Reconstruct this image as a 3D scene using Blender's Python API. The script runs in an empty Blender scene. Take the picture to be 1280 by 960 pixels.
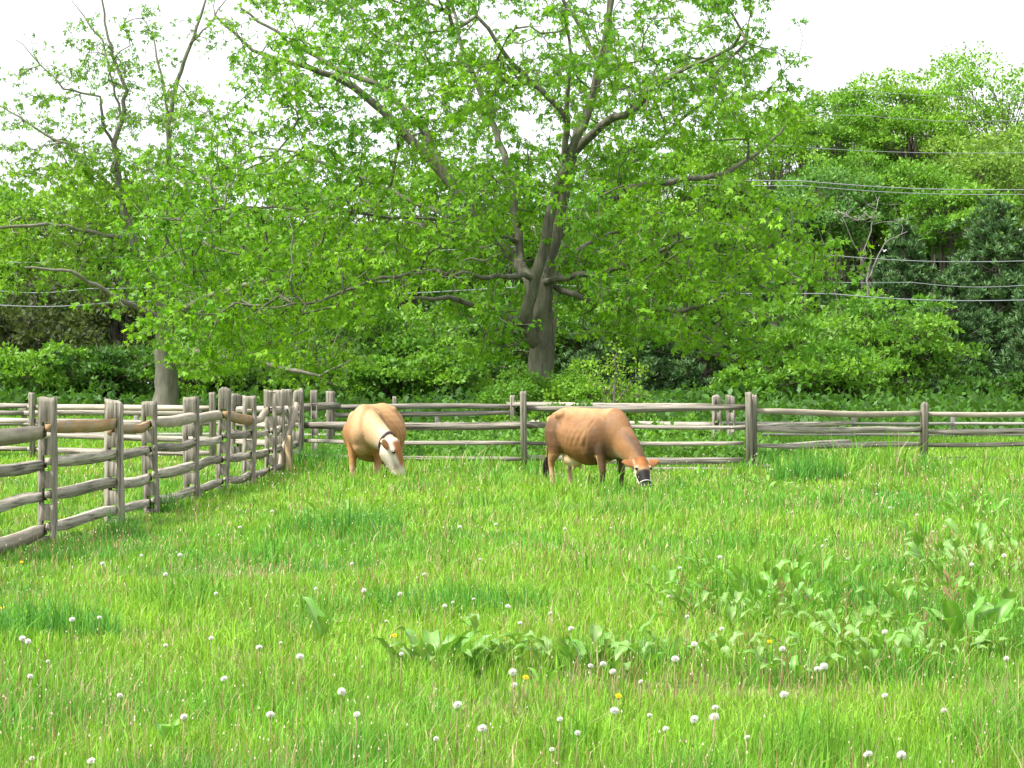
import bpy, bmesh, math, random
import numpy as np
from mathutils import Vector, Matrix

# ------------------------------------------------------------------ scene, camera, world, sun, exposure
S = bpy.context.scene
C = S.collection
random.seed(7)
RNG = np.random.default_rng(7)
F = 2600.0            # focal length in photograph pixels
CZ = 1.5              # camera height

cam_d = bpy.data.cameras.new('camera')
cam_d.sensor_width = 36.0
cam_d.lens = F / 1280 * 36
cam_d.clip_start = 0.1
cam_d.clip_end = 3000
cam = bpy.data.objects.new('camera', cam_d)
cam.location = (0, 0, CZ)
cam.rotation_euler = (math.pi / 2, 0, 0)
C.objects.link(cam)
S.camera = cam

SUN_EL, SUN_AZ = math.radians(56), math.radians(-115)   # azimuth measured clockwise from +Y
w = bpy.data.worlds.new('World'); S.world = w; w.use_nodes = True
nt = w.node_tree; nt.nodes.clear()
sky = nt.nodes.new('ShaderNodeTexSky'); sky.sky_type = 'NISHITA'; sky.sun_disc = False
sky.sun_elevation = SUN_EL; sky.sun_rotation = SUN_AZ
sky.air_density = 1.0; sky.dust_density = 6.0; sky.ozone_density = 1.0
hs = nt.nodes.new('ShaderNodeHueSaturation'); hs.inputs['Saturation'].default_value = 0.22
mixw = nt.nodes.new('ShaderNodeMix'); mixw.data_type = 'RGBA'; mixw.inputs[0].default_value = 0.5
mixw.inputs[7].default_value = (11.5, 12.0, 12.4, 1)      # even thin cloud
bg = nt.nodes.new('ShaderNodeBackground'); bg.inputs['Strength'].default_value = 0.073
wo = nt.nodes.new('ShaderNodeOutputWorld')
nt.links.new(sky.outputs[0], hs.inputs['Color'])
nt.links.new(hs.outputs[0], mixw.inputs[6])
nt.links.new(mixw.outputs[2], bg.inputs['Color'])
nt.links.new(bg.outputs[0], wo.inputs['Surface'])

sd = bpy.data.lights.new('sun', 'SUN'); sd.energy = 3.2; sd.angle = math.radians(10); sd.color = (1, 0.96, 0.88)
sun = bpy.data.objects.new('sun', sd); C.objects.link(sun)
sdir = Vector((math.sin(SUN_AZ) * math.cos(SUN_EL), math.cos(SUN_AZ) * math.cos(SUN_EL), math.sin(SUN_EL)))
sun.rotation_euler = (-sdir).to_track_quat('-Z', 'Y').to_euler()
sun.location = (0, 0, 60)

S.view_settings.view_transform = 'Standard'
S.view_settings.look = 'None'
S.view_settings.gamma = 1.0
S.view_settings.use_curve_mapping = False
S.view_settings.exposure = 1.48
S.cycles.max_bounces = 8
S.cycles.transmission_bounces = 4

# ------------------------------------------------------------------ helpers
def hash2(ix, iy, seed):
    h = (ix.astype(np.int64) * 374761393 + iy.astype(np.int64) * 668265263 + seed * 974711) & 0xffffffff
    h = ((h ^ (h >> 13)) * 1274126177) & 0xffffffff
    return ((h ^ (h >> 16)) & 0xffff) / 65535.0

def vnoise(x, y, seed=0):
    x = np.asarray(x, float); y = np.asarray(y, float)
    ix = np.floor(x); iy = np.floor(y); fx = x - ix; fy = y - iy
    fx = fx * fx * (3 - 2 * fx); fy = fy * fy * (3 - 2 * fy)
    a = hash2(ix, iy, seed); b = hash2(ix + 1, iy, seed); c = hash2(ix, iy + 1, seed); d = hash2(ix + 1, iy + 1, seed)
    return (a * (1 - fx) + b * fx) * (1 - fy) + (c * (1 - fx) + d * fx) * fy

def fbm(x, y, seed=0, o=3):
    s = 0; a = .5; t = 0
    for k in range(o):
        s = s + a * vnoise(np.asarray(x) * 2 ** k, np.asarray(y) * 2 ** k, seed + k); t += a; a *= .5
    return s / t

def sstep(a, b, x):
    t = np.clip((np.asarray(x, float) - a) / (b - a), 0, 1)
    return t * t * (3 - 2 * t)

def gz(x, y):
    x = np.asarray(x, float); y = np.asarray(y, float)
    rise = .3 * sstep(58, 70, y) + .9 * sstep(70, 130, y)
    bump = (fbm(x * .35, y * .35, 3) - .5) * .10 * (1 - sstep(45, 70, y))
    return rise + bump

def W(px, py, d):
    return Vector(((px - 640) * d / F, d, CZ + (480 - py) * d / F))

def onground(px, d, lift=0):
    x = (px - 640) * d / F
    return Vector((x, d, float(gz(x, d)) + lift))

def ground_at(px, py, h=0.0):
    """point at height h above flat ground seen at a pixel"""
    d = (CZ - h) * F / (py - 480)
    x = (px - 640) * d / F
    return Vector((x, d, float(gz(x, d)) + h))

def raw_mesh(name, V, tris=None, quads=None, col=None, smooth=False):
    me = bpy.data.meshes.new(name)
    V = np.asarray(V, np.float32)
    me.vertices.add(len(V)); me.vertices.foreach_set('co', V.ravel())
    loops = []; starts = []; tot = 0
    if tris is not None and len(tris):
        t = np.asarray(tris, np.int32); loops.append(t.ravel()); starts.append(np.arange(len(t)) * 3); tot = len(t) * 3
    if quads is not None and len(quads):
        q = np.asarray(quads, np.int32); loops.append(q.ravel()); starts.append(tot + np.arange(len(q)) * 4)
    L = np.concatenate(loops).astype(np.int32); P = np.concatenate(starts).astype(np.int32)
    me.loops.add(len(L)); me.loops.foreach_set('vertex_index', L)
    me.polygons.add(len(P)); me.polygons.foreach_set('loop_start', P)
    if smooth:
        me.polygons.foreach_set('use_smooth', np.ones(len(P), bool))
    me.update(calc_edges=True)
    if col is not None:
        a = me.attributes.new('col', 'FLOAT_COLOR', 'POINT')
        c = np.ones((len(V), 4), np.float32); c[:, :3] = col
        a.data.foreach_set('color', c.ravel())
    return me

def link(name, me, mat=None, parent=None, loc=None, rot=None, scale=None):
    o = bpy.data.objects.new(name, me); C.objects.link(o)
    if mat is not None and me is not None and len(me.materials) == 0:
        me.materials.append(mat)
    if parent is not None: o.parent = parent
    if loc is not None: o.location = loc
    if rot is not None: o.rotation_euler = rot
    if scale is not None: o.scale = scale
    return o

def tag(o, label=None, cat=None, group=None, kind=None):
    if label: o['label'] = label
    if cat: o['category'] = cat
    if group: o['group'] = group
    if kind: o['kind'] = kind
    return o

def thing(name, label, cat, loc, group=None, rotz=0):
    o = bpy.data.objects.new(name, None); C.objects.link(o)
    o.empty_display_size = .2; o.location = loc; o.rotation_euler = (0, 0, rotz)
    return tag(o, label, cat, group)

def norm(v):
    v = np.asarray(v, float); n = np.linalg.norm(v, axis=-1, keepdims=True); return v / np.maximum(n, 1e-9)

class MB:
    """collects vertices, quads, tris and colours"""
    def __init__(s): s.v = []; s.q = []; s.t = []; s.c = []; s.n = 0
    def add(s, V, quads=None, tris=None, col=(1, 1, 1)):
        V = np.asarray(V, float).reshape(-1, 3)
        if quads is not None and len(quads): s.q.append(np.asarray(quads, int) + s.n)
        if tris is not None and len(tris): s.t.append(np.asarray(tris, int) + s.n)
        c = np.asarray(col, float)
        s.c.append(np.broadcast_to(c, (len(V), 3))); s.v.append(V); s.n += len(V)
    def mesh(s, name, smooth=False):
        return raw_mesh(name, np.concatenate(s.v), np.concatenate(s.t) if s.t else None,
                        np.concatenate(s.q) if s.q else None, np.concatenate(s.c), smooth)

def tube(mb, P, R, sides=6, col=(1, 1, 1), cap=False):
    P = np.asarray(P, float); n = len(P); R = np.broadcast_to(np.asarray(R, float), (n,))
    T = np.gradient(P, axis=0); T = norm(T)
    ref = np.array([0, 0, 1.0]) if abs(T[0][2]) < .8 else np.array([0, 1.0, 0])
    u = norm(np.cross(T[0], ref)); U = [u]
    for i in range(1, n):
        u = U[-1] - T[i] * np.dot(U[-1], T[i]); U.append(norm(u))
    U = np.array(U); Bn = np.cross(T, U)
    a = np.arange(sides) * 2 * math.pi / sides
    V = P[:, None, :] + R[:, None, None] * (np.cos(a)[None, :, None] * U[:, None, :] + np.sin(a)[None, :, None] * Bn[:, None, :])
    i = np.arange(n - 1)[:, None] * sides; j = np.arange(sides)[None, :]; j2 = (j + 1) % sides
    q = np.stack([i + j, i + j2, i + sides + j2, i + sides + j], -1).reshape(-1, 4)
    V = V.reshape(-1, 3); tr = None
    if cap:
        V = np.concatenate([V, P[:1], P[-1:]]); k0 = n * sides; tr = []
        for s_ in range(sides):
            tr.append((k0, (s_ + 1) % sides, s_)); tr.append((k0 + 1, (n - 1) * sides + s_, (n - 1) * sides + (s_ + 1) % sides))
    mb.add(V, q, tr, col)

# ------------------------------------------------------------------ materials
def newmat(name):
    m = bpy.data.materials.new(name); m.use_nodes = True
    t = m.node_tree; t.nodes.clear()
    out = t.nodes.new('ShaderNodeOutputMaterial')
    return m, t, out

def N(t, typ, **kw):
    n = t.nodes.new(typ)
    for k, v in kw.items(): setattr(n, k, v)
    return n

def leaf_mat(name, trans=.4, rough=.5, spec=.25, tmul=(1.25, 1.25, .55)):
    m, t, out = newmat(name)
    at = N(t, 'ShaderNodeAttribute', attribute_name='col')
    b = N(t, 'ShaderNodeBsdfPrincipled'); b.inputs['Roughness'].default_value = rough; b.inputs['Specular IOR Level'].default_value = spec
    t.links.new(at.outputs['Color'], b.inputs['Base Color'])
    mul = N(t, 'ShaderNodeMix', data_type='RGBA', blend_type='MULTIPLY'); mul.inputs[0].default_value = 1
    mul.inputs[7].default_value = (*tmul, 1)
    t.links.new(at.outputs['Color'], mul.inputs[6])
    tr = N(t, 'ShaderNodeBsdfTranslucent'); t.links.new(mul.outputs[2], tr.inputs['Color'])
    mx = N(t, 'ShaderNodeMixShader'); mx.inputs[0].default_value = trans
    t.links.new(b.outputs[0], mx.inputs[1]); t.links.new(tr.outputs[0], mx.inputs[2]); t.links.new(mx.outputs[0], out.inputs['Surface'])
    return m

def noise_mat(name, c1, c2, scale=(6, 6, 6), detail=6, pos=(.32, .68), rough=.85, bump=.3, bdist=.02, c3=None, s3=3.0, spec=.2, usecol=False, objrand=0.0):
    m, t, out = newmat(name)
    tc = N(t, 'ShaderNodeTexCoord'); mp = N(t, 'ShaderNodeMapping'); mp.inputs['Scale'].default_value = scale
    t.links.new(tc.outputs['Object'], mp.inputs['Vector'])
    nz = N(t, 'ShaderNodeTexNoise'); nz.inputs['Scale'].default_value = 1; nz.inputs['Detail'].default_value = detail; nz.inputs['Roughness'].default_value = .65
    vec = mp.outputs[0]
    if objrand:
        oi = N(t, 'ShaderNodeObjectInfo'); ad = N(t, 'ShaderNodeVectorMath', operation='ADD')
        ml = N(t, 'ShaderNodeMath', operation='MULTIPLY'); ml.inputs[1].default_value = 37.0
        t.links.new(oi.outputs['Random'], ml.inputs[0]); t.links.new(mp.outputs[0], ad.inputs[0]); t.links.new(ml.outputs[0], ad.inputs[1]); vec = ad.outputs[0]
    t.links.new(vec, nz.inputs['Vector'])
    rp = N(t, 'ShaderNodeValToRGB'); rp.color_ramp.elements[0].position = pos[0]; rp.color_ramp.elements[1].position = pos[1]
    rp.color_ramp.elements[0].color = (*c1, 1); rp.color_ramp.elements[1].color = (*c2, 1)
    t.links.new(nz.outputs['Fac'], rp.inputs[0]); col = rp.outputs[0]
    if c3 is not None:
        n2 = N(t, 'ShaderNodeTexNoise'); n2.inputs['Scale'].default_value = s3; n2.inputs['Detail'].default_value = 3
        t.links.new(tc.outputs['Object'], n2.inputs['Vector'])
        r2 = N(t, 'ShaderNodeValToRGB'); r2.color_ramp.elements[0].position = .5; r2.color_ramp.elements[1].position = .72
        t.links.new(n2.outputs['Fac'], r2.inputs[0])
        mx = N(t, 'ShaderNodeMix', data_type='RGBA'); t.links.new(r2.outputs[0], mx.inputs[0]); t.links.new(col, mx.inputs[6]); mx.inputs[7].default_value = (*c3, 1)
        col = mx.outputs[2]
    if objrand:
        hsv = N(t, 'ShaderNodeHueSaturation'); mr = N(t, 'ShaderNodeMapRange'); mr.inputs[3].default_value = 1 - objrand; mr.inputs[4].default_value = 1 + objrand
        t.links.new(oi.outputs['Random'], mr.inputs[0]); t.links.new(mr.outputs[0], hsv.inputs['Value']); t.links.new(col, hsv.inputs['Color']); col = hsv.outputs[0]
    if usecol:
        at = N(t, 'ShaderNodeAttribute', attribute_name='col'); mm = N(t, 'ShaderNodeMix', data_type='RGBA', blend_type='MULTIPLY'); mm.inputs[0].default_value = 1
        t.links.new(col, mm.inputs[6]); t.links.new(at.outputs['Color'], mm.inputs[7]); col = mm.outputs[2]
    b = N(t, 'ShaderNodeBsdfPrincipled'); b.inputs['Roughness'].default_value = rough; b.inputs['Specular IOR Level'].default_value = spec
    t.links.new(col, b.inputs['Base Color'])
    bp = N(t, 'ShaderNodeBump'); bp.inputs['Strength'].default_value = bump; bp.inputs['Distance'].default_value = bdist
    t.links.new(nz.outputs['Fac'], bp.inputs['Height']); t.links.new(bp.outputs[0], b.inputs['Normal'])
    t.links.new(b.outputs[0], out.inputs['Surface'])
    return m

M_leaf = leaf_mat('maple_leaf', .48)
M_far = leaf_mat('woodland_leaf', .4)
M_pine = leaf_mat('pine_needle', .22, .55, .2)
M_grass = leaf_mat('grass_blade', .38, .55, .2, (1.2, 1.15, .6))
M_dock = leaf_mat('weed_leaf', .3, .45, .4)
M_bark = noise_mat('rough_bark', (.07, .064, .048), (.22, .212, .165), (9, 9, 2.2), bump=.9, bdist=.05, c3=(.12, .135, .07), s3=1.6)
M_bark2 = noise_mat('smooth_bark', (.11, .105, .082), (.215, .208, .16), (5, 5, 1.6), bump=.4, bdist=.03, c3=(.125, .14, .085), s3=1.1)
M_barkf = noise_mat('woodland_bark', (.07, .06, .05), (.17, .15, .12), (3, 3, .8), bump=.3)
M_dead = noise_mat('dead_wood', (.13, .12, .105), (.22, .205, .185), (3, 3, .8), bump=.2)
M_wood = noise_mat('weathered_wood', (.075, .066, .053), (.37, .335, .285), (1.1, 32, 32), pos=(.36, .56), bump=1.0, bdist=.02, c3=(.24, .23, .18), s3=1.3, objrand=.25)
M_post = noise_mat('weathered_post', (.07, .062, .049), (.315, .284, .235), (32, 32, 1.1), pos=(.36, .56), bump=1.0, bdist=.02, c3=(.19, .185, .14), s3=1.5, objrand=.15)
M_tan = noise_mat('fresh_split_wood', (.22, .13, .06), (.40, .27, .15), (1.6, 20, 20), bump=.5, bdist=.01, c3=(.27, .235, .185), s3=2.2, objrand=.08)
M_pale = noise_mat('pale_split_wood', (.24, .20, .155), (.44, .39, .32), (1.6, 22, 22), bump=.5, bdist=.01, c3=(.27, .235, .19), s3=2.0, objrand=.1)
M_white = noise_mat('bleached_paint', (.22, .21, .19), (.36, .35, .32), (4, 20, 20), bump=.2)
M_soil = noise_mat('meadow_soil', (.055, .085, .02), (.11, .17, .035), (2.2, 2.2, 2.2), detail=8, bump=.8, bdist=.05, c3=(.13, .12, .06), s3=.9)
M_cable = noise_mat('cable_sheath', (.17, .185, .20), (.24, .255, .27), (1, 1, 1), rough=.5, bump=0)
M_cable2 = noise_mat('dark_cable_sheath', (.16, .18, .2), (.22, .24, .26), (1, 1, 1), rough=.5, bump=0)
M_seed = leaf_mat('seed_fluff', .45, .9, .1, (1, 1, 1))

# ------------------------------------------------------------------ ground
def build_ground():
    ys = np.concatenate([np.linspace(-60, 5, 8), np.linspace(6, 80, 150), np.linspace(84, 160, 20), np.linspace(200, 900, 10)])
    xs = np.concatenate([np.linspace(-700, -60, 8), np.linspace(-50, -22, 10), np.linspace(-20, 20, 90), np.linspace(22, 50, 10), np.linspace(60, 700, 8)])
    X, Y = np.meshgrid(xs, ys); Z = gz(X, Y)
    V = np.stack([X, Y, Z], -1).reshape(-1, 3); nx = len(xs); ny = len(ys)
    i = np.arange(ny - 1)[:, None] * nx + np.arange(nx - 1)[None, :]
    q = np.stack([i, i + 1, i + nx + 1, i + nx], -1).reshape(-1, 4)
    o = link('ground', raw_mesh('ground', V, None, q, None, True), M_soil)
    tag(o, kind='structure')
build_ground()

# ------------------------------------------------------------------ meadow grass
# palette: yellow green, fresh green, blue green, straw
G_Y = np.array([.222, .415, .042]); G_G = np.array([.115, .32, .034]); G_B = np.array([.06, .19, .042]); G_S = np.array([.47, .41, .23])

TUFTS = [  # px, base py, radius m, height m, blade count, width, label
    (425, 672, .55, .42, 420, .011, 'dark blue-green tuft of broad grass left of centre in the mid meadow'),
    (55, 800, .38, .36, 420, .008, 'dark tuft of tall grass at the left edge below the near rail fence'),
    (560, 770, .62, .30, 520, .008, 'wide dark patch of long grass in the middle of the meadow'),
    (1012, 603, .55, .62, 420, .013, 'tall dark grass tuft just right of the right corner post'),
    (1095, 592, .5, .50, 330, .013, 'tall grass tuft against the right fence midway to its single post'),
    (965, 588, .35, .45, 220, .012, 'small blue-green grass tuft at the foot of the right corner post'),
    (196, 640, .28, .42, 150, .010, 'grass tuft growing round the foot of the third near fence post'),
    (150, 672, .22, .36, 120, .008, 'grass tuft growing round the foot of the second near fence post'),
    (400, 590, .6, .6, 380, .013, 'tall lush weeds and grass at the inner corner of the fences by the pale cow'),
    (790, 835, .30, .22, 260, .006, 'small dense rounded grass tuft in front of the middle weeds'),
]

def blades(x, y, z, h, wd, col, lean=.45, mb=None, rng=RNG):
    n = len(x)
    a = rng.uniform(0, 2 * math.pi, n); fa = a + rng.uniform(-.9, .9, n)
    ln = np.abs(rng.normal(0, lean, n)) * h
    dx = np.cos(a) * ln; dy = np.sin(a) * ln
    sx = -np.sin(fa) * wd * .5; sy = np.cos(fa) * wd * .5
    sx = np.where(np.abs(sx) < wd * .22, np.sign(sx + 1e-9) * wd * .3, sx)     # never quite edge-on
    V = np.empty((n, 5, 3), np.float32)
    V[:, 0] = np.stack([x - sx, y - sy, z - .02], -1); V[:, 1] = np.stack([x + sx, y + sy, z - .02], -1)
    mx, my, mz = x + dx * .35, y + dy * .35, z + h * .58
    V[:, 2] = np.stack([mx + sx * .8, my + sy * .8, mz], -1); V[:, 3] = np.stack([mx - sx * .8, my - sy * .8, mz], -1)
    V[:, 4] = np.stack([x + dx, y + dy, z + h * np.sqrt(np.clip(1 - .35 * (ln / np.maximum(h, 1e-6)) ** 2, .2, 1))], -1)
    b = np.arange(n)[:, None] * 5
    q = b + np.array([[0, 1, 2, 3]]); t = b + np.array([[3, 2, 4]])
    c = np.repeat(col[:, None, :], 5, 1)
    return V.reshape(-1, 3), q, t, c.reshape(-1, 3)

def hfun(x, y):
    """sward height"""
    h = .085 + .13 * fbm(x * .5, y * .5, 11) + .05 * (fbm(x * 2, y * 2, 12) - .5)
    px = 640 + F * x / np.maximum(y, 1)
    h = h + .26 * np.exp(-((y - 34.9) / 1.0) ** 2) * sstep(.2, .65, fbm(x * .9, y * .9, 14)) * (x > -4.2) * (x < 4.2)     # long growth along the cross fence
    h = h + .34 * np.exp(-((y - 33.8) / 1.2) ** 2) * (x > 4.3)                     # right fence line
    h = h * .8
    h = h * (1 - .55 * np.exp(-((x + 4.0) / 1.1) ** 2) * (y < 32))
    h = np.where(y > 37.5, np.minimum(h, .16), h)
    h = h + .10 * np.exp(-((x + 2.0) / 1.3) ** 2 - ((y - 30.5) / .9) ** 2) + .10 * np.exp(-((x - 1.3) / 1.4) ** 2 - ((y - 27.0) / .8) ** 2)
    return h

def build_grass():
    n = 420000
    d0, d1 = 6.3, 76.0
    d = d0 * (d1 / d0) ** RNG.random(n)
    x = RNG.uniform(-1, 1, n) * (.256 * d + 2.1)
    y = d
    # clumpy density
    keep = RNG.random(n) < .35 + .9 * fbm(x * 1.6, y * 1.6, 21)
    x, y, d = x[keep], y[keep], d[keep]; n = len(x)
    z = gz(x, y)
    h = hfun(x, y) * RNG.uniform(.55, 1.35, n)
    wd = np.maximum(.0038, .00054 * d) * RNG.uniform(.7, 1.5, n)
    t1 = fbm(x * .33, y * .33, 31); t2 = RNG.random(n); t3 = fbm(x * 1.3, y * 1.3, 33)
    u = np.clip(.62 + 1.9 * (t1 - .5) + .7 * (t3 - .5) + .5 * (t2 - .5), 0, 1)
    cs = .85; cx = np.floor(x / cs); cy = np.floor(y / cs)                      # clumps of stronger growth
    ccx = (cx + .25 + .5 * hash2(cx, cy, 91)) * cs; ccy = (cy + .25 + .5 * hash2(cx, cy, 92)) * cs
    cr = .10 + .22 * hash2(cx, cy, 93) ** 2; cl = np.exp(-((x - ccx) ** 2 + (y - ccy) ** 2) / cr ** 2) * (hash2(cx, cy, 94) < .42) * (y < 37)
    h = h * (1 + 1.0 * cl)
    col = G_G + (G_Y - G_G) * u[:, None]
    bl = sstep(.60, .74, fbm(x * .8, y * .8, 35)) * .5
    col = col + (G_B * 1.4 - col) * bl[:, None]
    col = col + (np.array([.085, .27, .035]) - col) * (cl * .75)[:, None]
    worn = np.zeros(n)
    for (wx, wy, wr) in [(190, 805, .34), (1095, 705, .5), (815, 872, .4), (985, 868, .45), (1180, 690, .6), (620, 905, .3), (300, 720, .5), (760, 700, .6)]:
        wp = ground_at(wx, wy); worn = np.maximum(worn, np.exp(-(((x - wp.x) / wr) ** 2 + ((y - wp.y) / (wr * 1.3)) ** 2)))
    h = h * (1 - .5 * worn)
    dry = RNG.random(n) < .3 * worn + .045 + .14 * sstep(.50, .75, fbm(x * .9 + 7, y * .9, 37)) * (y < 38)
    col = np.where(dry[:, None], G_S * RNG.uniform(.6, 1.1, (n, 1)), col)
    col = col * RNG.uniform(.66, 1.25, (n, 1)) * (.82 + .36 * fbm(x * 2.6, y * 2.6, 39))[:, None]
    V, q, t, c = blades(x, y, z, h, wd, col, .55)
    tag(link('meadow_grass', raw_mesh('meadow_grass', V, t, q, c), M_grass), kind='stuff')
    # thin dry stalks with seed tips
    n = 5500
    d = 7.0 * (40 / 7.0) ** RNG.random(n); x = RNG.uniform(-1, 1, n) * (.256 * d + .8); y = d
    keep = fbm(x * .7, y * .7, 41) > .42
    x, y, d = x[keep], y[keep], d[keep]; n = len(x); z = gz(x, y)
    h = hfun(x, y) + RNG.uniform(.02, .16, n)
    col = np.where(RNG.random((n, 1)) < .5, np.array([[.45, .36, .2]]), np.array([[.34, .19, .12]])) * RNG.uniform(.7, 1.2, (n, 1))
    V, q, t, c = blades(x, y, z, h, np.maximum(.003, .0003 * d), col, .35)
    mbs = MB(); mbs.add(V, q, t, c)
    tipP = V.reshape(-1, 5, 3)[:, 4]
    m = RNG.random(n) < .85
    tp = tipP[m]; sz = np.maximum(.0032, .00027 * d[m]) * RNG.uniform(.6, 1.6, m.sum()); k = len(tp)
    off = np.array([[1, 0, 0], [-.5, .87, 0], [-.5, -.87, 0], [0, 0, 2.2]])
    VV = tp[:, None, :] + off[None] * sz[:, None, None]
    tt = np.arange(k)[:, None, None] * 4 + np.array([[[0, 1, 3], [1, 2, 3], [2, 0, 3]]])
    pick = RNG.random((k, 1)); cc = np.where(pick < .25, [[.62, .58, .50]], np.where(pick < .7, [[.55, .44, .36]], [[.40, .36, .18]]))
    mbs.add(VV, None, tt.reshape(-1, 3), np.repeat(cc, 4, 0))
    tag(link('grass_seed_heads', mbs.mesh('grass_seed_heads'), M_grass), kind='stuff')
build_grass()

for (px, py, r, h, n, wd, lab) in TUFTS:
    p = ground_at(px, py)
    a = RNG.uniform(0, 6.283, n); rr = r * np.sqrt(RNG.random(n))
    x = np.cos(a) * rr * 1.2; y = np.sin(a) * rr * .7
    z = gz(x + p.x, y + p.y) - p.z
    hh = h * (1 - .5 * (rr / r) ** 2) * RNG.uniform(.55, 1.1, n)
    col = G_B * (1 + .3 * RNG.random((n, 1))) + (G_G - G_B) * RNG.random((n, 1)) * .9
    V, q, t, c = blades(x, y, z, hh, wd * RNG.uniform(.7, 1.3, n), col, .5)
    o = link('grass_tuft', raw_mesh('grass_tuft', V, t, q, c), M_grass, None, p)
    tag(o, lab, 'grass tuft')

# ------------------------------------------------------------------ dandelions
def fluff_mesh():
    mb = MB(); r = .0155; k = 70
    for i in range(k):
        zz = 1 - 2 * (i + .5) / k; a = i * 2.39996
        if zz < -.75: continue
        dv = np.array([math.cos(a) * math.sqrt(1 - zz * zz), math.sin(a) * math.sqrt(1 - zz * zz), zz])
        u = norm(np.cross(dv, [.3, .5, .81])); v2 = np.cross(dv, u); s = .0048
        c = dv * r * random.uniform(.9, 1.06)
        for m_ in range(2):
            th = m_ * 1.57 + i
            e = u * math.cos(th) + v2 * math.sin(th)
            mb.add([dv * r * .25, c - e * s + dv * .003, c + dv * .0, c + e * s + dv * .003], [(0, 1, 2, 3)], None, (.80, .79, .75))
    return mb.mesh('seed_head')
def core_mesh(col):
    mb = MB(); tube(mb, [(0, 0, -.006), (0, 0, 0), (0, 0, .006)], [.003, .007, .002], 6, col, True); return mb.mesh('seed_core')
def stem_mesh(h):
    mb = MB(); tube(mb, [(-.01, .005, -h), (-.004, 0, -h * .5), (0, 0, 0)], [.0028, .0024, .0022], 5, (.30, .26, .12), True); return mb.mesh('stem')
def yellow_mesh():
    mb = MB()
    for ring, (rr, nn, zz) in enumerate([(.022, 16, .0), (.016, 13, .004), (.009, 9, .008)]):
        for i in range(nn):
            a = i * 6.283 / nn + ring * .3; ca, sa = math.cos(a), math.sin(a); w_ = .0035
            mb.add([(0, 0, 0), (ca * rr * .6 - sa * w_, sa * rr * .6 + ca * w_, zz), (ca * rr, sa * rr, zz + .003), (ca * rr * .6 + sa * w_, sa * rr * .6 - ca * w_, zz)], [(0, 1, 2, 3)], None, (.80, .52, .01))
    return mb.mesh('flower_head')
ME_fluff = fluff_mesh(); ME_core = core_mesh((.46, .40, .27)); ME_stem = [stem_mesh(.2), stem_mesh(.15), stem_mesh(.26)]; ME_yel = yellow_mesh()
for m_ in (ME_fluff, ME_core): m_.materials.append(M_seed)
for m_ in ME_stem + [ME_yel]: m_.materials.append(M_dock)
DAND = [(207, 808), (28, 800), (35, 805), (351, 805), (483, 778), (264, 800), (177, 690), (592, 752), (566, 756), (572, 886), (603, 912), (722, 920),
        (690, 938), (766, 848), (801, 862), (812, 903), (832, 918), (894, 893), (643, 866), (641, 850), (427, 870), (440, 705), (575, 660), (1106, 881), (859, 773),
        (338, 897), (446, 897), (545, 926), (375, 825), (324, 812), (90, 776), (38, 846), (500, 745), (556, 760), (635, 762), (650, 782), (688, 770), (714, 790),
        (738, 842), (754, 838), (868, 806), (902, 788), (978, 812), (1030, 843), (1022, 841), (1106, 790), (1258, 822), (893, 906), (868, 910), (934, 930), (1085, 945),
        (1127, 946), (40, 948), (114, 950), (768, 897), (700, 902), (850, 714), (900, 700), (1028, 685), (1096, 618), (1112, 636), (1146, 645), (1166, 662),
        (990, 640), (1060, 700), (1180, 655), (1240, 640), (1255, 700), (764, 660), (706, 662), (620, 655), (340, 640), (300, 660), (207, 715), (225, 690),
        (128, 700), (395, 735), (455, 740), (530, 720), (600, 700), (270, 740), (60, 830), (150, 870), (230, 900), (280, 850), (980, 880), (1180, 900), (1220, 760)]
DL = 'white round dandelion seed head on a thin stem in the meadow grass'
SPECIAL = {0: 'largest white dandelion clock standing alone on the left of the meadow', 7: 'white dandelion clock standing against the dark grass patch in the middle',
           11: 'white dandelion clock nearest the camera at bottom centre', 9: 'white dandelion clock at bottom, just left of centre, in bright grass',
           4: 'white dandelion clock above the pair of broad dock leaves, left of centre'}
def dandelion(px, py, idx):
    hh = random.choice([0, 1, 2]); h = (.2, .15, .26)[hh]
    p = ground_at(px, py, h)
    s = random.uniform(.55, 1.05)
    t = thing('dandelion', SPECIAL.get(idx, DL), 'dandelion', (p.x, p.y, p.z - h), None if idx in SPECIAL else 'dandelion seed heads in the grass')
    link('stem', ME_stem[hh], None, t, (0, 0, h))
    link('seed_head', ME_fluff, None, t, (0, 0, h), (random.uniform(-.4, .4), random.uniform(-.4, .4), random.uniform(0, 6)), (s, s, s * random.uniform(.7, 1)))
    link('seed_core', ME_core, None, t, (0, 0, h))
for i, (px, py) in enumerate(DAND): dandelion(px, py, i)
for i in range(8):
    d = 9 * (33 / 9) ** random.random(); px = random.uniform(10, 1270)
    py = 480 + (CZ - .2) * F / d
    if py < 950 and abs(d * (px - 640) / F + 4.2) > .4: dandelion(px, py, 1000 + i)
for (px, py, lab) in [(657, 857, 'yellow dandelion flower at bottom centre beside white seed heads'), (27, 700, 'yellow dandelion flower below the nearest fence rail at far left'),
                      (493, 797, 'yellow dandelion flower above the broad dock leaves left of centre'), (962, 803, 'yellow dandelion flower among weeds on the right'),
                      (3, 758, 'yellow dandelion flower at the left edge of the meadow'), (773, 880, 'small yellow dandelion flower right of bottom centre')]:
    p = ground_at(px, py, .15)
    t = thing('dandelion_flower', lab, 'dandelion', (p.x, p.y, p.z - .15))
    link('stem', ME_stem[1], None, t, (0, 0, .15)); link('flower_head', ME_yel, None, t, (0, 0, .15), (.5, .2, 0), (.75, .75, .75))

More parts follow.
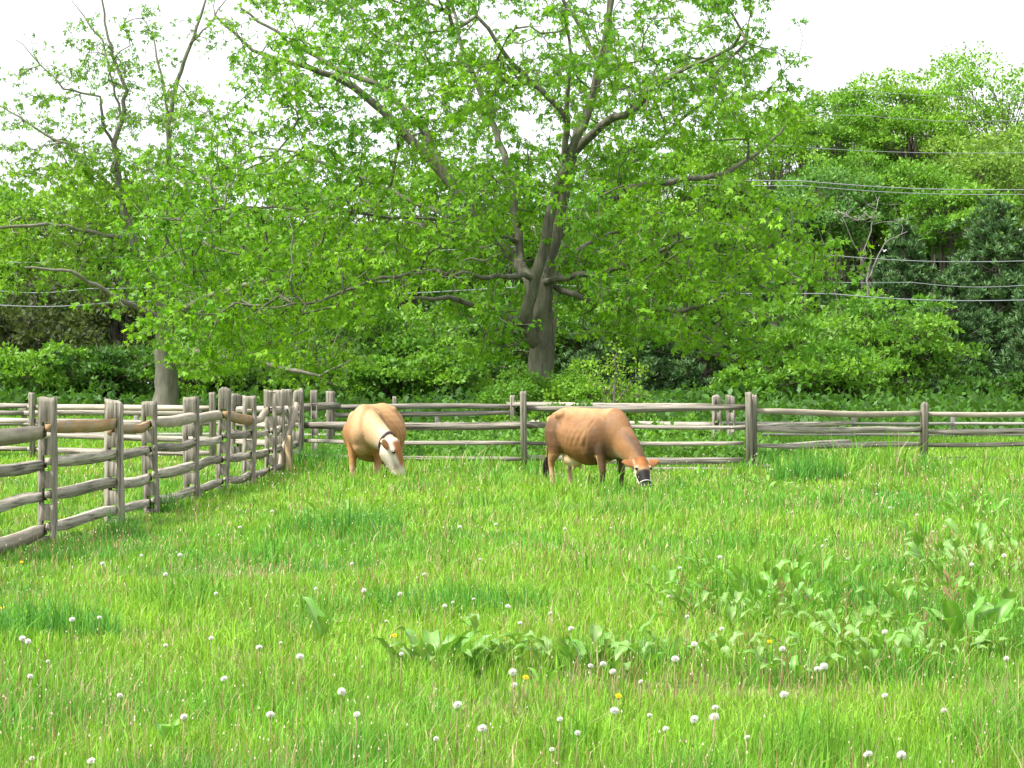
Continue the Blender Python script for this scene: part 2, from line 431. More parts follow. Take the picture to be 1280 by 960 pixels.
# ------------------------------------------------------------------ dock and other broad weeds: each leaf a part
def dock_leaf(L, wd, droop, wave, col, seed):
    rnd = random.Random(seed); n = 9; V = []; q = []; ang = 0.0; P = np.zeros(3)
    for i in range(n + 1):
        t = i / n
        prof = (t / .12 if t < .12 else 1.0) * .12 + math.sin(math.pi * min(1, max(0, (t - .1) / .9)) ** .8) ** .8 * .95
        if t == 1: prof = .02
        hw = wd * .5 * max(.03, prof)
        el = math.radians(62) - droop * t * t
        if i: P = P + np.array([math.cos(el), 0, math.sin(el)]) * L / n
        wv = math.sin(t * 17 + seed) * wave * prof; wv2 = math.sin(t * 14 + seed * 2.1) * wave * prof
        up = np.array([-math.sin(el), 0, math.cos(el)])
        V += [P + np.array([0, hw, 0]) + up * (hw * .35 + wv), P + np.array([0, hw * .5, 0]) + up * hw * .1, P - up * .003, P - np.array([0, hw * .5, 0]) + up * hw * .1, P - np.array([0, hw, 0]) + up * (hw * .35 + wv2)]
        if i:
            b = (i - 1) * 5
            for k in range(4): q.append((b + k, b + k + 1, b + k + 6, b + k + 5))
    C_ = np.tile(np.array(col), (len(V), 1))
    C_[2::5] = np.array(col) * .7 + np.array([.12, .12, .06])
    me = raw_mesh('leaf', np.array(V), None, q, C_, True); me.materials.append(M_dock); return me
DOCK = [dock_leaf(.30, .095, .9, .012, (.11, .28, .036), 1), dock_leaf(.34, .105, 1.7, .016, (.13, .28, .05), 2), dock_leaf(.24, .09, 1.3, .012, (.115, .30, .036), 3),
        dock_leaf(.28, .085, 2.2, .014, (.15, .28, .065), 4), dock_leaf(.20, .06, .8, .006, (.14, .33, .035), 5)]
def stalk_mesh(h):
    mb = MB(); tube(mb, [(0, 0, 0), (.02, .01, h * .5), (.05, .0, h)], [.006, .005, .002], 5, (.20, .20, .07))
    for i in range(10):
        t = .5 + .05 * i; a = i * 2.4
        mb.add([(.03, 0, h * t), (.03 + math.cos(a) * .05, math.sin(a) * .05, h * t + .05), (.03 + math.cos(a) * .045, math.sin(a) * .045, h * t + .075)], None, [(0, 1, 2)], (.24, .15, .07))
    me = mb.mesh('stalk'); me.materials.append(M_dock); return me
STALK = stalk_mesh(.42)
def dock(px, py, nl, spread, scale, label, kinds=(0, 1, 2, 3, 4), stalks=0, rise=0, elong=1):
    p = ground_at(px, py); rnd = random.Random(int(px * 7 + py))
    t = thing('dock_plant', label, 'weed', p)
    for i in range(nl):
        a = i * 2.39996 + rnd.uniform(-.5, .5); r = spread * math.sqrt((i + .3) / nl)
        me = DOCK[rnd.choice(kinds)]; s = scale * rnd.uniform(.7, 1.15)
        s *= .92
        o = link('leaf', me, None, t, (math.cos(a) * r * 1.3, math.sin(a) * r * .8, .06 + 1.3 * rise * rnd.random()), (rnd.uniform(-.35, .35), rnd.uniform(-.35, .3), a), (s * elong, s, s))
    for i in range(stalks):
        a = rnd.uniform(0, 6.28); r = spread * rnd.random() * .7
        link('stalk', STALK, None, t, (math.cos(a) * r, math.sin(a) * r, 0), (rnd.uniform(-.3, .3), rnd.uniform(-.3, .3), a), (scale,) * 3)
    return t
dock(540, 850, 20, .17, .74, 'low dock plant with broad pale arching leaves left of bottom centre', (0, 1, 3))
dock(404, 815, 3, .03, 1.05, 'dock with a single broad upright bright leaf left of the middle', (0, 2, 4))
dock(700, 845, 18, .30, .66, 'spreading dock plant with broad floppy leaves at bottom centre', (1, 2, 3))
dock(680, 880, 3, .05, .75, 'small bright dock sprout nearest the camera at bottom centre', (2, 4))
dock(962, 782, 62, .42, .62, 'large leafy clump of dark green weeds right of centre', (0, 2, 4), 4, .22)
dock(1060, 800, 20, .30, .66, 'low dock plant between the leafy clump and the right hand weeds', (1, 2, 3), 1)
dock(1150, 832, 22, .30, .68, 'dock plant with drooping blue green leaves at lower right', (1, 3), 1)
dock(1205, 812, 11, .18, 1.05, 'dock plant with large upright bright leaves at lower right', (0, 2), 1)
dock(1222, 738, 44, .46, .66, 'tall leafy weed clump with dark stems near the right edge', (1, 2, 3), 5, .26)
dock(1278, 695, 7, .10, .9, 'weed with broad upright leaves at the right edge of the picture', (0, 4), 0)
dock(1212, 655, 14, .24, .95, 'spiky dark weed in the far right of the meadow', (4,), 1, .1, 1.4)
dock(958, 618, 14, .16, .9, 'spiky weed in front of the right corner post', (4,), 1, .1, 1.3)
dock(890, 780, 9, .22, .65, 'small group of dock leaves left of the large leafy clump', (1, 3), 1)
dock(872, 830, 9, .25, .6, 'flattened pale dock leaves at lower right of centre', (3,))
dock(790, 838, 8, .25, .55, 'small scattered dock leaves right of bottom centre', (2, 3))
dock(1015, 855, 8, .25, .6, 'small pale dock leaves in the lower right foreground', (1, 3))
dock(210, 950, 4, .05, .6, 'small bright dock sprout at the bottom left edge', (2, 4))
dock(440, 660, 14, .35, .9, 'narrow-leaved weed in the dark tuft left of centre', (4,), 0, .1, 1.9)
dock(375, 590, 9, .2, .8, 'leafy weeds at the foot of the corner posts', (2, 3, 4), 0, .1)
dock(985, 860, 5, .15, .55, 'few small dock leaves among dry stalks at lower right', (2, 3), 1)

for i, (px, py) in enumerate([(860, 795), (915, 800), (1010, 790), (1045, 835), (1100, 850), (1120, 790), (1180, 780), (1250, 800), (1190, 715), (930, 850), (620, 840), (745, 860), (835, 760)]):
    p = dock(px, py, random.choice([8, 11, 14]), random.uniform(.14, .24), random.uniform(.5, .68), 'small broad-leaved weed half sunk in the grass of the weedy meadow', (1, 2, 3), i % 3 == 0, .12)
    p['group'] = 'small broad-leaved weeds in the meadow'
# ------------------------------------------------------------------ split-rail fences
RAILZ = (.14, .44, .75, 1.06)
def post_mesh(h, wd, th, holes, seed, hw=.042, hh=.075, top='flat'):
    rnd = random.Random(seed)
    zs = [-.15]
    for z in holes: zs += [z - hh, z + hh]
    zs = sorted([z for z in zs if z > -.14 or z == -.15])
    zs += [h - .05, h]
    if zs[-3] > h - .07: zs.pop(-2)
    xs = [-wd / 2, -hw, hw, wd / 2]
    if not holes: xs = [-wd / 2, -wd * .15, wd * .2, wd / 2]
    rows = len(zs); V = []; idx = {}
    for f in (0, 1):
        for r, z in enumerate(zs):
            for c, x in enumerate(xs):
                sc = 1.0; zz = z
                if r == rows - 1:
                    if top == 'round': sc = .72; zz -= .0 if c in (1, 2) else .02
                    elif top == 'slant': zz -= .05 * (x / wd + .5)
                    zz += rnd.uniform(-.012, .012)
                jx = rnd.uniform(-.006, .006); jy = rnd.uniform(-.007, .007)
                idx[f, r, c] = len(V)
                V.append((x * sc + jx + .012 * math.sin(z * 3 + seed), (-th / 2 if f == 0 else th / 2) * (.85 if r == rows - 1 else 1) + jy, zz))
    q = []
    def ishole(r, c):
        if c != 1 or not holes: return False
        m = (zs[r] + zs[r + 1]) / 2
        return any(abs(m - z) < hh * .6 for z in holes)
    for r in range(rows - 1):
        for c in range(3):
            if ishole(r, c):
                q.append((idx[0, r, 1], idx[0, r, 2], idx[1, r, 2], idx[1, r, 1])); q.append((idx[0, r + 1, 1], idx[1, r + 1, 1], idx[1, r + 1, 2], idx[0, r + 1, 2]))
                q.append((idx[0, r, 1], idx[1, r, 1], idx[1, r + 1, 1], idx[0, r + 1, 1])); q.append((idx[0, r, 2], idx[0, r + 1, 2], idx[1, r + 1, 2], idx[1, r, 2]))
            else:
                q.append((idx[0, r, c], idx[0, r, c + 1], idx[0, r + 1, c + 1], idx[0, r + 1, c])); q.append((idx[1, r, c + 1], idx[1, r, c], idx[1, r + 1, c], idx[1, r + 1, c + 1]))
        q.append((idx[0, r, 0], idx[0, r + 1, 0], idx[1, r + 1, 0], idx[1, r, 0])); q.append((idx[0, r, 3], idx[1, r, 3], idx[1, r + 1, 3], idx[0, r + 1, 3]))
    for c in range(3):
        q.append((idx[0, rows - 1, c], idx[0, rows - 1, c + 1], idx[1, rows - 1, c + 1], idx[1, rows - 1, c]))
        q.append((idx[0, 0, c + 1], idx[0, 0, c], idx[1, 0, c], idx[1, 0, c + 1]))
    return raw_mesh('post', V, None, q)

def rail_mesh(L, hh, th, seed, bend=.02, sag=0.0, taper=.5):
    """split rail, local x along its length; irregular six sided section"""
    rnd = random.Random(seed); n = 8 if L > 1.2 else 5; mb = MB(); V = []; q = []
    base = rnd.choice([[(-.5, -.36), (.40, -.5), (.5, .22), (-.22, .5)], [(-.42, -.5), (.5, -.34), (.36, .42), (-.5, .5)], [(-.5, -.5), (.5, -.42), (.12, .5), (-.46, .30)]])
    sec = [(a + rnd.uniform(-.06, .06), b + rnd.uniform(-.06, .06)) for a, b in base]
    p1, p2, p3 = rnd.uniform(0, 6), rnd.uniform(0, 6), rnd.uniform(2.5, 4.5)
    for i in range(n + 1):
        t = i / n; e = min(t, 1 - t) / .16
        tp = taper + (1 - taper) * min(1, e)
        env = math.sin(math.pi * t)
        oy = bend * math.sin(p3 * t + p1) * env; oz = bend * .8 * math.sin(3.7 * t + p2) * env - sag * env
        tw = .12 * math.sin(1.8 * t + p2)
        for (a, b) in sec:
            yy = a * th * (1 + rnd.uniform(-.03, .03)) * (.55 + .45 * tp); zz = b * hh * tp * (1 + rnd.uniform(-.035, .035))
            V.append((t * L, oy + yy * math.cos(tw) - zz * math.sin(tw) * .4, oz + zz * math.cos(tw) + yy * math.sin(tw) * .4))
    for i in range(n):
        for k in range(4):
            q.append((i * 4 + k, i * 4 + (k + 1) % 4, i * 4 + 4 + (k + 1) % 4, i * 4 + 4 + k))
    q.append((3, 2, 1, 0)); b = n * 4
    q.append((b, b + 1, b + 2, b + 3))
    return raw_mesh('rail', V, None, q)

def put_rail(root, a, b, hh=.115, th=.075, mat=None, bend=.03, sag=0, seed=0, label=None, taper=.5):
    a = Vector(a); b = Vector(b); d = b - a
    me = rail_mesh(d.length, hh, th, seed, bend, sag, taper)
    o = link('rail', me, mat or M_wood, root, a - root.location)
    o.rotation_mode = 'QUATERNION'
    x = d.normalized(); z = (Vector((0, 0, 1)) - x * x.z).normalized(); y = z.cross(x)
    o.rotation_quaternion = Matrix((x, y, z)).transposed().to_quaternion()
    if label: o['label'] = label
    return o
def put_post(root, p, h=1.35, wd=.16, th=.10, holes=RAILZ, rot=0, seed=0, mat=None, top='flat', tilt=(0, 0)):
    o = link('post', post_mesh(h, wd, th, holes, seed, top=top), mat or M_post, root, Vector(p) - root.location, (tilt[0], tilt[1], rot))
    return o

def LX(d): return -4.37 + .0382 * (d - 19.5)
def gp(x, y): return Vector((x, y, float(gz(x, y))))

# near left paddock fence -------------------------------------------------
ld = [16.9, 19.5, 22.25, 24.2, 26.7, 28.9, 31.0, 33.1, 34.1, 35.1, 36.0]
lf = thing('rail_fence', 'weathered grey split-rail fence running from the near left away to the corner', 'fence', gp(LX(ld[0]), ld[0]))
tops = ['flat', 'flat', 'slant', 'flat', 'flat', 'round', 'flat', 'slant', 'flat', 'flat', 'round']
hts = [1.35, 1.37, 1.35, 1.31, 1.33, 1.43, 1.33, 1.42, 1.40, 1.41, 1.40]
lp = []
for i, d in enumerate(ld):
    wdt = (.17, .165, .18, .17, .19, .17, .2, .18, .18, .17, .17)[i]
    p = gp(LX(d), d); lp.append(p)
    put_post(lf, p, hts[i], wdt, .12, RAILZ, (0, .06, -.1, .05, -.06, .02, .22, .0, .1, -.05, .1)[i], 100 + i, None, tops[i], (random.uniform(-.02, .02), random.uniform(-.025, .025)))
for i in range(len(lp) - 1):
    for k, z in enumerate(RAILZ):
        if i >= 8 and k in (0, 2): continue
        m = M_wood; lab = None; th = .085; hh = .135
        if k == 3 and i == 0: m = M_tan if False else M_pale; hh = .17
        if k == 0 and i == 0: m = M_pale; hh = .16; lab = 'thick freshly split bottom rail'
        if k == 2 and i == 0: m = M_wood
        if k == 3 and i == 1: m = M_tan; hh = .15; lab = 'orange brown top rail'
        if k == 3 and i == 2: m = M_tan; hh = .12; lab = 'crooked tan top rail'
        if k == 3 and i in (3, 4, 6): m = M_pale; hh = .15; th = .11
        if k == 3 and i == 5: m = M_tan; hh = .19; th = .14; lab = 'thick orange brown top rail with bark'
        off = .028 if i % 2 else -.028
        a = lp[i] + Vector((off, -.07, z + (.02 if i % 2 else -.01))); b = lp[i + 1] + Vector((off, .07, z + (.02 if i % 2 else -.01)))
        if i == 5 and k == 3: a.z -= .02; b.z -= .12
        if i == 2 and k == 3: a.z -= .06; b.z += .0
        if i == 6 and k == 3: a.z -= .13; b.z += .06
        put_rail(lf, a, b, hh * .86, th * .72, m, (.04 if (i + k) % 4 == 1 else .016), .03 if (i + k) % 3 == 0 else .008, 1000 + i * 10 + k, lab, .62)
M_log = noise_mat('pale_log', (.30, .21, .11), (.46, .36, .22), (1.6, 20, 20), bump=.4, bdist=.01)
# loose timbers leaning at the corner
def loose(a, b, hh, th, mat, lab, seed, nm):
    a = Vector(a); b = Vector(b)
    t = thing(nm, lab, 'timber', a)
    put_rail(t, a, b, hh, th, mat, .03, 0, seed, None, .6)
c = gp(LX(34.6) + .02, 34.3)
loose(c + Vector((-.04, -.35, .03)), c + Vector((.22, -.05, 1.2)), .085, .09, M_pale, 'long pale split rail leaning upright on the corner posts', 5, 'loose_rail')
c = gp((360 - 640) * 33.9 / F, 33.9)
loose(c + Vector((0, 0, .0)), c + Vector((.0, .12, .66)), .09, .10, M_log, 'short tan log standing upright in the grass by the corner posts', 6, 'short_log')

# front cross fence --------------------------------------------------------
CP = [gp((377 - 640) * 36.4 / F, 36.4), gp(15 * 34.8 / F, 34.8), gp(296 * 35.2 / F, 35.2)]
cf = thing('rail_fence', 'grey split-rail cross fence standing behind both cows', 'fence', CP[0])
put_post(cf, CP[0], 1.42, .10, .13, (), .1, 201, None, 'round')
put_post(cf, CP[1], 1.36, .105, .15, (), 0, 202)
put_post(cf, CP[2], 1.37, .10, .14, (), 0, 203)
put_post(cf, CP[2] + Vector((.10, .16, 0)), 1.32, .085, .10, (), 0, 204)
for k, z in enumerate((.26, .53, .80)):
    put_rail(cf, CP[0] + Vector((-.1, .10, z - .02)), CP[1] + Vector((.35 if k == 2 else -.02, .06 + .03, z - .04 * (k != 2))), (.09, .07, .13)[k], .07, M_wood, .014, .02, 210 + k, None, .75)
for k, z in enumerate((.24, .48, .79, 1.09)):
    put_rail(cf, CP[1] + Vector((.0, .11, z + (.0, .0, .0, -.02)[k])), CP[2] + Vector((.05 if k > 1 else -.08, .09, z + (-.03, .02, -.02, .02)[k])), (.125, .08, .075, .10)[k], .075, M_wood, .014, .02, 220 + k, None, .75)
put_rail(cf, CP[1] + Vector((1.0, .1, .02)), CP[2] + Vector((-.02, .09, .06)), .09, .07, M_wood, .02, 0, 229)

# right fence ---------------------------------------------------------------
RP = [CP[2] + Vector((.12, .05, 0)), onground(1155, 38.0), onground(1420, 40.5)]
rf = thing('rail_fence', 'pale grey split-rail fence running to the right edge from the corner post', 'fence', RP[0])
put_post(rf, RP[1], 1.17, .115, .15, (), 0, 231, None, 'round'); put_post(rf, RP[2], 1.17, .12, .15, (), 0, 232)
rzs = [((.10, .10), (.12, .12)), ((.46, .40), (.38, .36)), ((.75, .66), (.62, .60)), ((1.05, .97), (.955, .96))]
for s_ in range(2):
    for k in range(4):
        za, zb = (rzs[k][0][0], rzs[k][0][1]) if s_ == 0 else (rzs[k][1][0], rzs[k][1][1])
        put_rail(rf, RP[s_] + Vector((0, .1, za)), RP[s_ + 1] + Vector((.06, .1, zb)), (.08, .09, .115, .105)[k], .08, M_pale if k == 3 else M_wood, .03, .02, 240 + s_ * 10 + k,
                 None, .7)

# left continuation of the cross fence ---------------------------------------
EP = [gp(LX(36.4) - .1, 36.9), onground(294, 38.4), onground(266, 38.9), onground(40, 41.0), onground(-230, 43.5)]
ef = thing('rail_fence', 'split-rail fence behind the near left fence, running to the left edge', 'fence', EP[0])
put_post(ef, EP[1], 1.34, .2, .12, RAILZ, .5, 251, None, 'round'); put_post(ef, EP[2], 1.36, .13, .12, (), .1, 252)
put_post(ef, EP[3], 1.33, .09, .13, (), 0, 253); put_post(ef, EP[4], 1.33, .1, .13, (), 0, 254)
for s_, (a, b) in enumerate([(0, 1), (2, 3), (3, 4)]):
    for k, z in enumerate((.22, .48, .78, 1.07)):
        put_rail(ef, EP[a] + Vector((0, .1, z)), EP[b] + Vector((-.1, .1, z + random.uniform(-.03, .03))), .12, .08, M_pale if (k == 3 and s_ == 1) else (M_tan if (k == 1 and s_ == 2) else M_wood), .018, .02, 260 + s_ * 10 + k, None, .7)

# fence on the far side of the lane -------------------------------------------
GP = [onground(393, 40.2), onground(413, 40.8), onground(493, 42.5), onground(640, 43.0), onground(895, 39.8), onground(913, 39.4), onground(1060, 44)]
gf = thing('rail_fence', 'weathered fence on the far side of the lane with paired gate posts', 'fence', GP[0])
put_post(gf, GP[0], 1.38, .13, .11, (.44, .75, 1.06), .1, 271, None, 'flat'); put_post(gf, GP[1], 1.36, .17, .12, (), 0, 272)
put_post(gf, GP[2], 1.24, .075, .1, (), 0, 273); put_post(gf, GP[3], 1.25, .09, .1, (), 0, 274)
put_post(gf, GP[4], 1.32, .16, .12, RAILZ, .12, 275, None, 'round'); put_post(gf, GP[5], 1.33, .17, .12, RAILZ, -.1, 276, None, 'slant')
for s_, (a, b, zz) in enumerate([(1, 3, (.3, .62, .88, 1.04)), (3, 4, (.3, .7, 1.07)), (5, 6, (.3, .68))]):
    for k, z in enumerate(zz):
        put_rail(gf, GP[a] + Vector((-.1, .06, z)), GP[b] + Vector((.06, .05, z + random.uniform(-.02, .06))), .11, .08, M_wood, .02, .0, 280 + s_ * 10 + k, None, .75)
put_rail(gf, GP[0] + Vector((-.4, -.1, 1.06)), GP[1] + Vector((.2, -.1, 1.08)), .15, .1, M_wood, .02, 0, 299)

# low far fence along the road -------------------------------------------------
ffx = [-260, -60, 170, 360, 547, 760, 940, 1067, 1191, 1400]
fd = 57.0
FP = [onground(x, fd) for x in ffx]
ff = thing('low_fence', 'low pale two-rail fence farther off, along the edge of the woods', 'fence', FP[0])
for i, p in enumerate(FP): put_post(ff, p, .66, .13, .09, (), 0, 300 + i, M_white)
for i in range(len(FP) - 1):
    for k, z in enumerate((.12, .42)):
        put_rail(ff, FP[i] + Vector((0, -.07, z)), FP[i + 1] + Vector((.02, -.07, z + random.uniform(-.02, .02))), .085, .05, M_white, .01, .0, 320 + i * 4 + k, None, .9)
FP = [onground(x, 55.0) for x in (-250, 30, 250)]
f2 = thing('low_fence', 'dark grey rail fence glimpsed behind the left fences at far left', 'fence', FP[0])
for i, p in enumerate(FP): put_post(f2, p, .9, .12, .1, (), 0, 350 + i)
for i in range(2):
    for k, z in enumerate((.45, .72)):
        put_rail(f2, FP[i] + Vector((0, -.08, z)), FP[i + 1] + Vector((.02, -.08, z)), .13, .08, M_wood, .03, .0, 360 + i * 4 + k, None, .9)
# ------------------------------------------------------------------ cows
def loft_ring(P, up, side, a, b, n=20, shape=None):
    th = np.arange(n) * 2 * math.pi / n
    ct, st = np.cos(th), np.sin(th)
    m = np.ones(n) if shape is None else shape(ct)
    return P[None] + (ct * a)[:, None] * up[None] + (st * b * m)[:, None] * side[None]

def loft(bm, rings):
    n = len(rings[0]); prev = None; first = None
    for R in rings:
        vs = [bm.verts.new(tuple(p)) for p in R]
        if prev:
            for k in range(n): bm.faces.new((prev[k], prev[(k + 1) % n], vs[(k + 1) % n], vs[k]))
        else: first = vs
        prev = vs
    bm.faces.new(list(reversed(first))); bm.faces.new(prev)

def limb(bm, pts, n=12):
    P = np.array([p[:3] for p in pts], float); T = norm(np.gradient(P, axis=0)); rings = []
    for i, p in enumerate(pts):
        a = p[3]; b = p[4] if len(p) > 4 else a
        fw = np.array([1.0, 0, 0]); f = norm(fw - T[i] * np.dot(fw, T[i])); s = np.cross(T[i], f)
        rings.append(loft_ring(P[i], f, s, a, b, n))
    loft(bm, rings)

def ball(bm, c, r):
    m = Matrix.Translation(c) @ Matrix.Diagonal((*((r,) * 3 if np.isscalar(r) else r), 1))
    bmesh.ops.create_icosphere(bm, subdivisions=3, radius=1, matrix=m)

def cow(label, origin, yaw, poll, head_dir, pitch, fat, colour, strap, noseband=False, hk=1.0):
    root = thing('cow', label, 'cow', origin, None, yaw)
    bm = bmesh.new()
    X = np.array([1.0, 0, 0]); Y = np.array([0, 1.0, 0]); Z = np.array([0, 0, 1.0])
    tor = [(-.83, .99, .07, .06), (-.80, .96, .14, .13), (-.72, .92, .22, .20), (-.58, .90, .285, .25), (-.42, .865, .335, .275), (-.22, .815, .375, .325),
           (-.02, .79, .395, .345), (.16, .795, .385, .335), (.32, .815, .365, .30), (.46, .84, .35, .255), (.58, .86, .32, .215), (.66, .85, .275, .18), (.72, .83, .22, .145), (.77, .815, .16, .105), (.805, .805, .09, .06), (.82, .80, .03, .02)]
    shp = lambda ct: 1 - .30 * np.maximum(0, ct) ** 1.5 - .0 * ct
    rings = []
    for (x, z, a, b) in tor:
        b2 = b * (1 + (fat - 1) * math.exp(-((x + .05) / .4) ** 2))
        rings.append(loft_ring(np.array([x, 0, z]), Z, Y, a, b2, 28, shp))
    loft(bm, rings)
    for sgn in (1, -1):
        ball(bm, (-.44, (.165 if fat < 1.2 else .13) * sgn, 1.08), (.10, .075, .075)); ball(bm, (-.77, .085 * sgn, 1.01), (.07, .05, .065))
        ball(bm, (.42, .17 * sgn, .86), (.17, .085, .24))                  # shoulder
        ball(bm, (-.58, .15 * sgn, .82), (.20, .12, .26))                  # thigh
        limb(bm, [(.42, .17 * sgn, .80, .13, .085), (.41, .18 * sgn, .62, .095, .075), (.43, .175 * sgn, .46, .062, .055), (.45, .17 * sgn, .33, .048, .046), (.445, .17 * sgn, .26, .036, .034),
                  (.445, .17 * sgn, .14, .034, .032), (.455, .17 * sgn, .09, .04, .04), (.48, .17 * sgn, .05, .048, .046), (.49, .17 * sgn, .0, .056, .052)])
        limb(bm, [(-.55, .16 * sgn, .86, .20, .12), (-.55, .175 * sgn, .68, .165, .10), (-.58, .175 * sgn, .55, .10, .07), (-.655, .165 * sgn, .44, .058, .048), (-.66, .16 * sgn, .35, .042, .038),
                  (-.635, .16 * sgn, .2, .036, .034), (-.625, .16 * sgn, .12, .042, .04), (-.60, .16 * sgn, .06, .048, .046), (-.585, .16 * sgn, .0, .056, .052)])
    ball(bm, (-.36, 0, .50), (.19, .14, .14))
    for sx in (-.06, .06):
        for sy in (-.06, .06): limb(bm, [(-.36 + sx, sy, .44, .025), (-.36 + sx, sy, .36, .02), (-.36 + sx, sy, .32, .014)], 8)
    ball(bm, (.5, 0, 1.10), (.16, .07, .09)); ball(bm, (.62, 0, .66), (.15, .12, .15))                                # withers ridge
    # neck
    poll = np.array(poll, float); p0 = np.array([.34, 0, .90])
    p1 = np.array([.70, poll[1] * .16, .90 * .55 + poll[2] * .45 + .06]); p2 = p0 * .22 + poll * .78 + np.array([.03, poll[1] * .02, -.03])
    hd = np.array([math.cos(head_dir), math.sin(head_dir), 0.0])
    A = hd * math.cos(pitch) - Z * math.sin(pitch); Fn = hd * math.sin(pitch) + Z * math.cos(pitch); Sd = np.array([-hd[1], hd[0], 0])
    pe = poll + A * .06 - Fn * .05
    rings = []; NN = 9
    for i in range(NN):
        t = i / (NN - 1); mt = 1 - t
        P = mt ** 3 * p0 + 3 * mt * mt * t * p1 + 3 * mt * t * t * p2 + t ** 3 * pe
        T = norm(3 * mt * mt * (p1 - p0) + 6 * mt * t * (p2 - p1) + 3 * t * t * (pe - p2))
        up = norm(Z - T * T[2] + 1e-6); sd = np.cross(T, up)
        a = .29 * mt ** 1.15 + .12 * t ** .8; b = .205 * mt ** 1.2 + .09 * t ** .8
        rings.append(loft_ring(P, up, sd, a, b, 20))
    loft(bm, rings)
    # head
    hs_ = [(-.03, .06, .05, -.01), (.0, .085, .085, -.025), (.06, .098, .115, -.045), (.13, .105, .13, -.055), (.20, .096, .122, -.05), (.28, .080, .10, -.04), (.35, .072, .08, -.03), (.40, .076, .07, -.025), (.44, .07, .056, -.02), (.465, .045, .032, -.015)]
    if hk > 1: hs_ = [(t * .93, b * 1.12, a * 1.08, o) for (t, b, a, o) in hs_]
    rings = []
    for (t, b, a, o) in hs_:
        rings.append(loft_ring(poll + (A * t + Fn * o) * hk, Fn, Sd, a * hk, b * hk, 18, lambda ct: 1 - .22 * np.maximum(0, -ct)))
    loft(bm, rings)
    for sgn in (1, -1):
        ball(bm, tuple(poll + (A * .125 + Sd * .088 * sgn + Fn * .02) * hk), .034 * hk)      # brow
        # ears: flattened leaf shape going out and slightly back/down
        rings = []; ax = norm(Sd * sgn * 1.0 - A * .22 + Fn * .05); fl = norm(Fn - ax * np.dot(ax, Fn)); wdir = np.cross(ax, fl)
        for (t, b, a) in [(0, .026, .022), (.04, .056, .024), (.09, .072, .02), (.14, .062, .016), (.185, .034, .012), (.21, .012, .009)]:
            rings.append(loft_ring(poll + (A * .045 + Sd * .07 * sgn - Fn * .035 + ax * t) * hk, fl, wdir, a * hk, b * hk, 12))
        loft(bm, rings)
    # tail
    limb(bm, [(-.78, 0, 1.06, .035), (-.87, 0, 1.03, .032), (-.92, .01, .93, .026), (-.95, .02, .75, .022), (-.985, .03, .58, .019), (-1.0, .035, .46, .018)], 10)
    bmesh.ops.recalc_face_normals(bm, faces=bm.faces)
    me = bpy.data.meshes.new('cow_raw'); bm.to_mesh(me); bm.free()
    o = link('body', me, None, root)
    r = o.modifiers.new('r', 'REMESH'); r.mode = 'VOXEL'; r.voxel_size = .0145; r.use_smooth_shade = True
    s = o.modifiers.new('s', 'SMOOTH'); s.factor = .5; s.iterations = 7
    dg = bpy.context.evaluated_depsgraph_get(); me2 = bpy.data.meshes.new_from_object(o.evaluated_get(dg))
    o.modifiers.clear(); o.data = me2; me2.name = 'body'; bpy.data.meshes.remove(me)
    n = len(me2.vertices); V = np.empty(n * 3, np.float32); me2.vertices.foreach_get('co', V); V = V.reshape(-1, 3).astype(float)
    me2.polygons.foreach_set('use_smooth', np.ones(len(me2.polygons), bool))
    # ribs, flank hollow, wrinkles: fine relief
    Nn = np.empty(n * 3, np.float32); me2.vertex_normals.foreach_get('vector', Nn); Nn = Nn.reshape(-1, 3)
    xr = V[:, 0] + (V[:, 2] - .8) * -.55
    rib = np.sin(xr * 2 * math.pi / .105) * .0055 * np.exp(-((V[:, 0] - .08) / .2) ** 2) * sstep(.62, .75, V[:, 2]) * (1 - sstep(1.0, 1.12, V[:, 2]))
    hol = -.05 * np.exp(-((V[:, 0] + .27) / .10) ** 2 - ((V[:, 2] - 1.02) / .09) ** 2) * (np.abs(V[:, 1]) > .05)
    shl = -.028 * np.exp(-((V[:, 0] - (.26 + (V[:, 2] - .8) * .25)) / .035) ** 2) * sstep(.55, .7, V[:, 2]) * (1 - sstep(1.05, 1.15, V[:, 2]))
    thg = -.026 * np.exp(-((V[:, 0] + .36 + (V[:, 2] - .8) * .15) / .04) ** 2) * sstep(.5, .6, V[:, 2]) * (1 - sstep(.95, 1.05, V[:, 2]))
    neckz = (V[:, 0] > .62)
    V = V + Nn * ((rib + hol + shl + thg) * ~neckz)[:, None]
    me2.vertices.foreach_set('co', V.astype(np.float32).ravel())
    Hl = V - poll; ha = Hl @ A / hk; hf = Hl @ Fn / hk; hsd = Hl @ Sd / hk
    # neck curve distance for colouring
    tt = np.linspace(0, 1, 30)[:, None]; NC = (1 - tt) ** 3 * p0 + 3 * (1 - tt) ** 2 * tt * p1 + 3 * (1 - tt) * tt * tt * p2 + tt ** 3 * pe
    D = np.linalg.norm(V[:, None, :] - NC[None], axis=2); nt_ = D.argmin(1) / 29.0
    ishead = (ha > -.02) & (np.linalg.norm(Hl - np.clip(ha, 0, .46)[:, None] * A, axis=1) < .28) & (np.abs(hsd) < .31) & (V[:, 0] > .6)
    isneck = sstep(.22, .55, nt_) * (V[:, 0] > .5) * ~ishead
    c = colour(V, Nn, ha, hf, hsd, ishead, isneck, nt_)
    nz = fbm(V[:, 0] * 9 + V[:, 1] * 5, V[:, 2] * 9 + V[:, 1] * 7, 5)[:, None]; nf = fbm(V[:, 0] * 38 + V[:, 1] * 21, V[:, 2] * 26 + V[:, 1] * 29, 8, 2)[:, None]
    c = c * (.74 + .36 * nz + .18 * nf)
